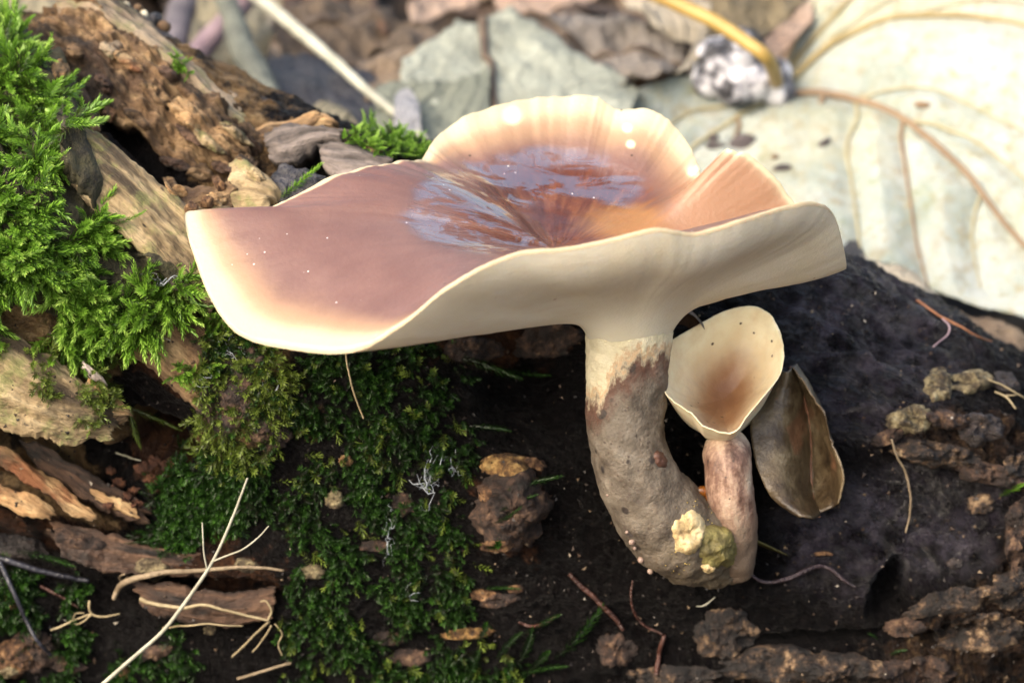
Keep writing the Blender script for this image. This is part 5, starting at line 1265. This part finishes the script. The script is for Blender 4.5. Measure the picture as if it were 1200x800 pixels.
web(322, 455, 10, 26, 12, 'white film strands among the olive moss', 6)
web(455, 640, 12, 60, 12, 'long thin film thread hanging through the dark moss', 7)
web(490, 690, 14, 14, 6, 'tiny film drops low in the dark moss', 8)

# ------------------------------------------------------------------ details of the stem base
def bvh_of(o):
    me = o.data; return BVHTree.FromPolygons([v.co for v in me.vertices], [p.vertices[:] for p in me.polygons])
keep_surf = SURF
SURF = [bvh_of(stem)]
m_torn = crust_mat('torn_cream_flesh', [(.34, (.16, .10, .04)), (.47, (.42, .31, .15)), (.6, (.58, .48, .28)), (.74, (.64, .56, .38))], 3, .6, .05)
m_olive = crust_mat('olive_scrap', [(.3, (.04, .03, .008)), (.48, (.12, .10, .03)), (.62, (.22, .19, .06)), (.78, (.36, .32, .14))], 3, .5, .06)
cushion(808, 624, 20, 27, .10, m_torn, 'torn_flesh', 10, 14, 44, 201, .4, surf=False, parent=stem, label='torn cream flesh at the base of the thick stem')
cushion(843, 642, 30, 29, .09, m_olive, 'olive_scrap', 20, 14, 48, 202, .4, surf=False, parent=stem, label='olive green film stuck to the stem base')
cushion(830, 664, 9, 7, .09, m_torn, 'torn_flesh', 0, 8, 24, 203, .3, surf=False, parent=stem)
cushion(774, 538, 8, 12, .05, mat_plain('brown_scar', (.03, .014, .01), (.10, .045, .03), 5, .5), 'scar', -30, 8, 24, 204, .4, surf=False, parent=stem)
def ball(px, py, r, m, name, parent, sq=(1, 1, 1), lift=.3, label=None):
    p, n = hit(px, py)
    if p is None: p, n = W(px, py, -1.0), -FWD
    V = p + n * r * lift + IV3 * np.array(sq) * r
    return link(name, mesh_np(name, V, None, IF3), m, parent, label)
s = M('amber_drop'); m_amber = s.done((.42, .14, .02), .04, None, Transmission_Weight=.6, IOR=1.45)
ball(822, 577, .10, m_amber, 'resin_drop', stem, (1.7, .8, .9), .3, 'glossy amber drop between the two stems')
ball(829, 586, .06, m_amber, 'resin_drop', stem, (.8, .8, 1.3))
m_bead = mat_plain('red_brown_bead', (.06, .02, .014), (.42, .32, .26), 9, .3)
for x, y, r_ in ((735, 623, .03), (741, 634, .05), (744, 641, .035), (752, 655, .055), (762, 669, .05), (712, 580, .022)):
    ball(x, y, r_, m_bead, 'bead', stem)
gp = []
for i in range(46):
    x, y = RNG.normal(822, 22), RNG.normal(596, 16)
    if RNG.random() < .35: x, y = RNG.normal(800, 14), RNG.normal(660, 12)
    p, n = hit(x, y)
    if p is None: continue
    r_ = RNG.uniform(.007, .018); b0 = len(gp)
    gp.append((p + n * r_ * .3, r_))
gv = np.array([[1, 0, 0], [-1, 0, 0], [0, 1, 0], [0, -1, 0], [0, 0, 1], [0, 0, -1]], float)
gt = np.array([(0, 2, 4), (2, 1, 4), (1, 3, 4), (3, 0, 4), (2, 0, 5), (1, 2, 5), (3, 1, 5), (0, 3, 5)])
V = np.vstack([c_ + gv * r_ for c_, r_ in gp]); T = np.vstack([gt + 6 * i for i in range(len(gp))])
link('yellow_grains', mesh_np('yellow_grains', V, None, T), mat_plain('yellow_grain', (.22, .15, .03), (.36, .27, .08), 4, .5), stem, kind='stuff')
SURF = keep_surf

# ------------------------------------------------------------------ the curled brown leaf beside the small mushroom
Lc = [(912,430,.55),(900,448,.35),(888,472,.0),(880,500,-.4),(884,535,-.75),(892,560,-1.0),(905,582,-1.15),(928,598,-1.2)]
Mc = [(926,429,.35),(934,446,.4),(943,470,.4),(948,497,.35),(950,525,.25),(950,550,.1),(952,578,-.2),(960,604,-.8)]
Rc = [(929,430,.2),(942,446,-.05),(956,468,-.35),(967,484,-.6),(974,512,-.6),(984,532,-.75),(990,558,-.9),(984,590,-1.0)]
nu = 60
L_, M_, R2 = cr(WP(Lc), nu), cr(WP(Mc), nu), cr(WP(Rc), nu)
w1 = np.linspace(0, 1, 26)[None, :, None]; w2 = np.linspace(0, 1, 16)[None, 1:, None]
A_ = L_[:, None] * (1 - w1) + M_[:, None] * w1
A_ = A_ + (np.sin(np.pi * w1) * .40) * np.array([0, -1, .25])
B_ = M_[:, None] * (1 - w2) + R2[:, None] * w2
B_ = B_ + np.sin(np.pi * w2) * .14 * np.array([.7, .8, 0])
P = np.concatenate([A_, B_], 1)
n = normals_grid(P); n = np.where((n @ FWD)[..., None] > 0, -n, n)
P = P + n * (.13 * fbm(P * 1.6, 5, .6))[..., None]
P[:, -1] += .05 * fbm(P[:, -1] * 3, 3)[:, None]
nvv = P.shape[1]; N = nu * nvv
nrm = normals_grid(P); 
bk = P + nrm * .03
Q = grid_faces(nu, nvv); idx = np.arange(N).reshape(nu, nvv)
lp = np.concatenate([idx[:, 0], idx[-1, 1:], idx[-2::-1, -1], idx[0, -2:0:-1]]); l2 = np.roll(lp, -1)
Q = np.vstack([Q, Q[:, ::-1] + N, np.stack([lp, lp + N, l2 + N, l2], -1)])
s = M('curled_brown_leaf')
n1 = s.noise(1.4, 6, .68); n2 = s.noise(8, 5, .7)
c = s.ramp(n1, [(.3, (.014, .009, .005)), (.46, (.048, .032, .016)), (.6, (.11, .082, .045)), (.78, (.23, .195, .135))])
c = s.mix(s.math('MULTIPLY', s.step(n2, .56, .66), .7), c, (.05, .035, .02))
c = s.mix(s.math('MULTIPLY', s.step(s.noise(.9, 3), .55, .65), .7), c, (.15, .07, .038))
m_curl = s.done(c, .38, s.bump(s.math('ADD', n1, s.math('MULTIPLY', n2, .5)), .05))
cl_ = thing('curled_leaf', 'curled wet brown leaf standing against the log beside the small mushroom', 'leaf')
link('blade', mesh_np('blade', np.vstack([P.reshape(-1, 3), bk.reshape(-1, 3)]), Q), m_curl, cl_)
v, q, t, al = tube(M_ + np.array([0, -.04, 0]), [.03, .025, .02], 6)
link('fold_edge', mesh_np('fold_edge', v, q, t), mat_plain('leaf_fold', (.10, .04, .02), (.24, .11, .06), 3, .5), cl_)
# small curled scrap between the thick stem and the small cap
T0 = cr(WP([(790,372,.3),(802,366,.2),(815,372,.1),(826,386,.0)]), 24); B0 = cr(WP([(786,384,.6),(800,380,.7),(812,388,.7),(822,398,.6)]), 24)
w1 = np.linspace(0, 1, 8)[None, :, None]; P = T0[:, None] * (1 - w1) + B0[:, None] * w1 + np.sin(np.pi * w1) * np.array([0, .2, .1])
N = 24 * 8; Q = grid_faces(24, 8)
link('leaf_scrap', mesh_np('leaf_scrap', np.vstack([P.reshape(-1, 3), P.reshape(-1, 3) + [0, .03, -.02]]), np.vstack([Q, Q[:, ::-1] + N])), m_lo, None, 'small curled reddish leaf scrap between the thick stem and the small cap', 'leaf scrap')
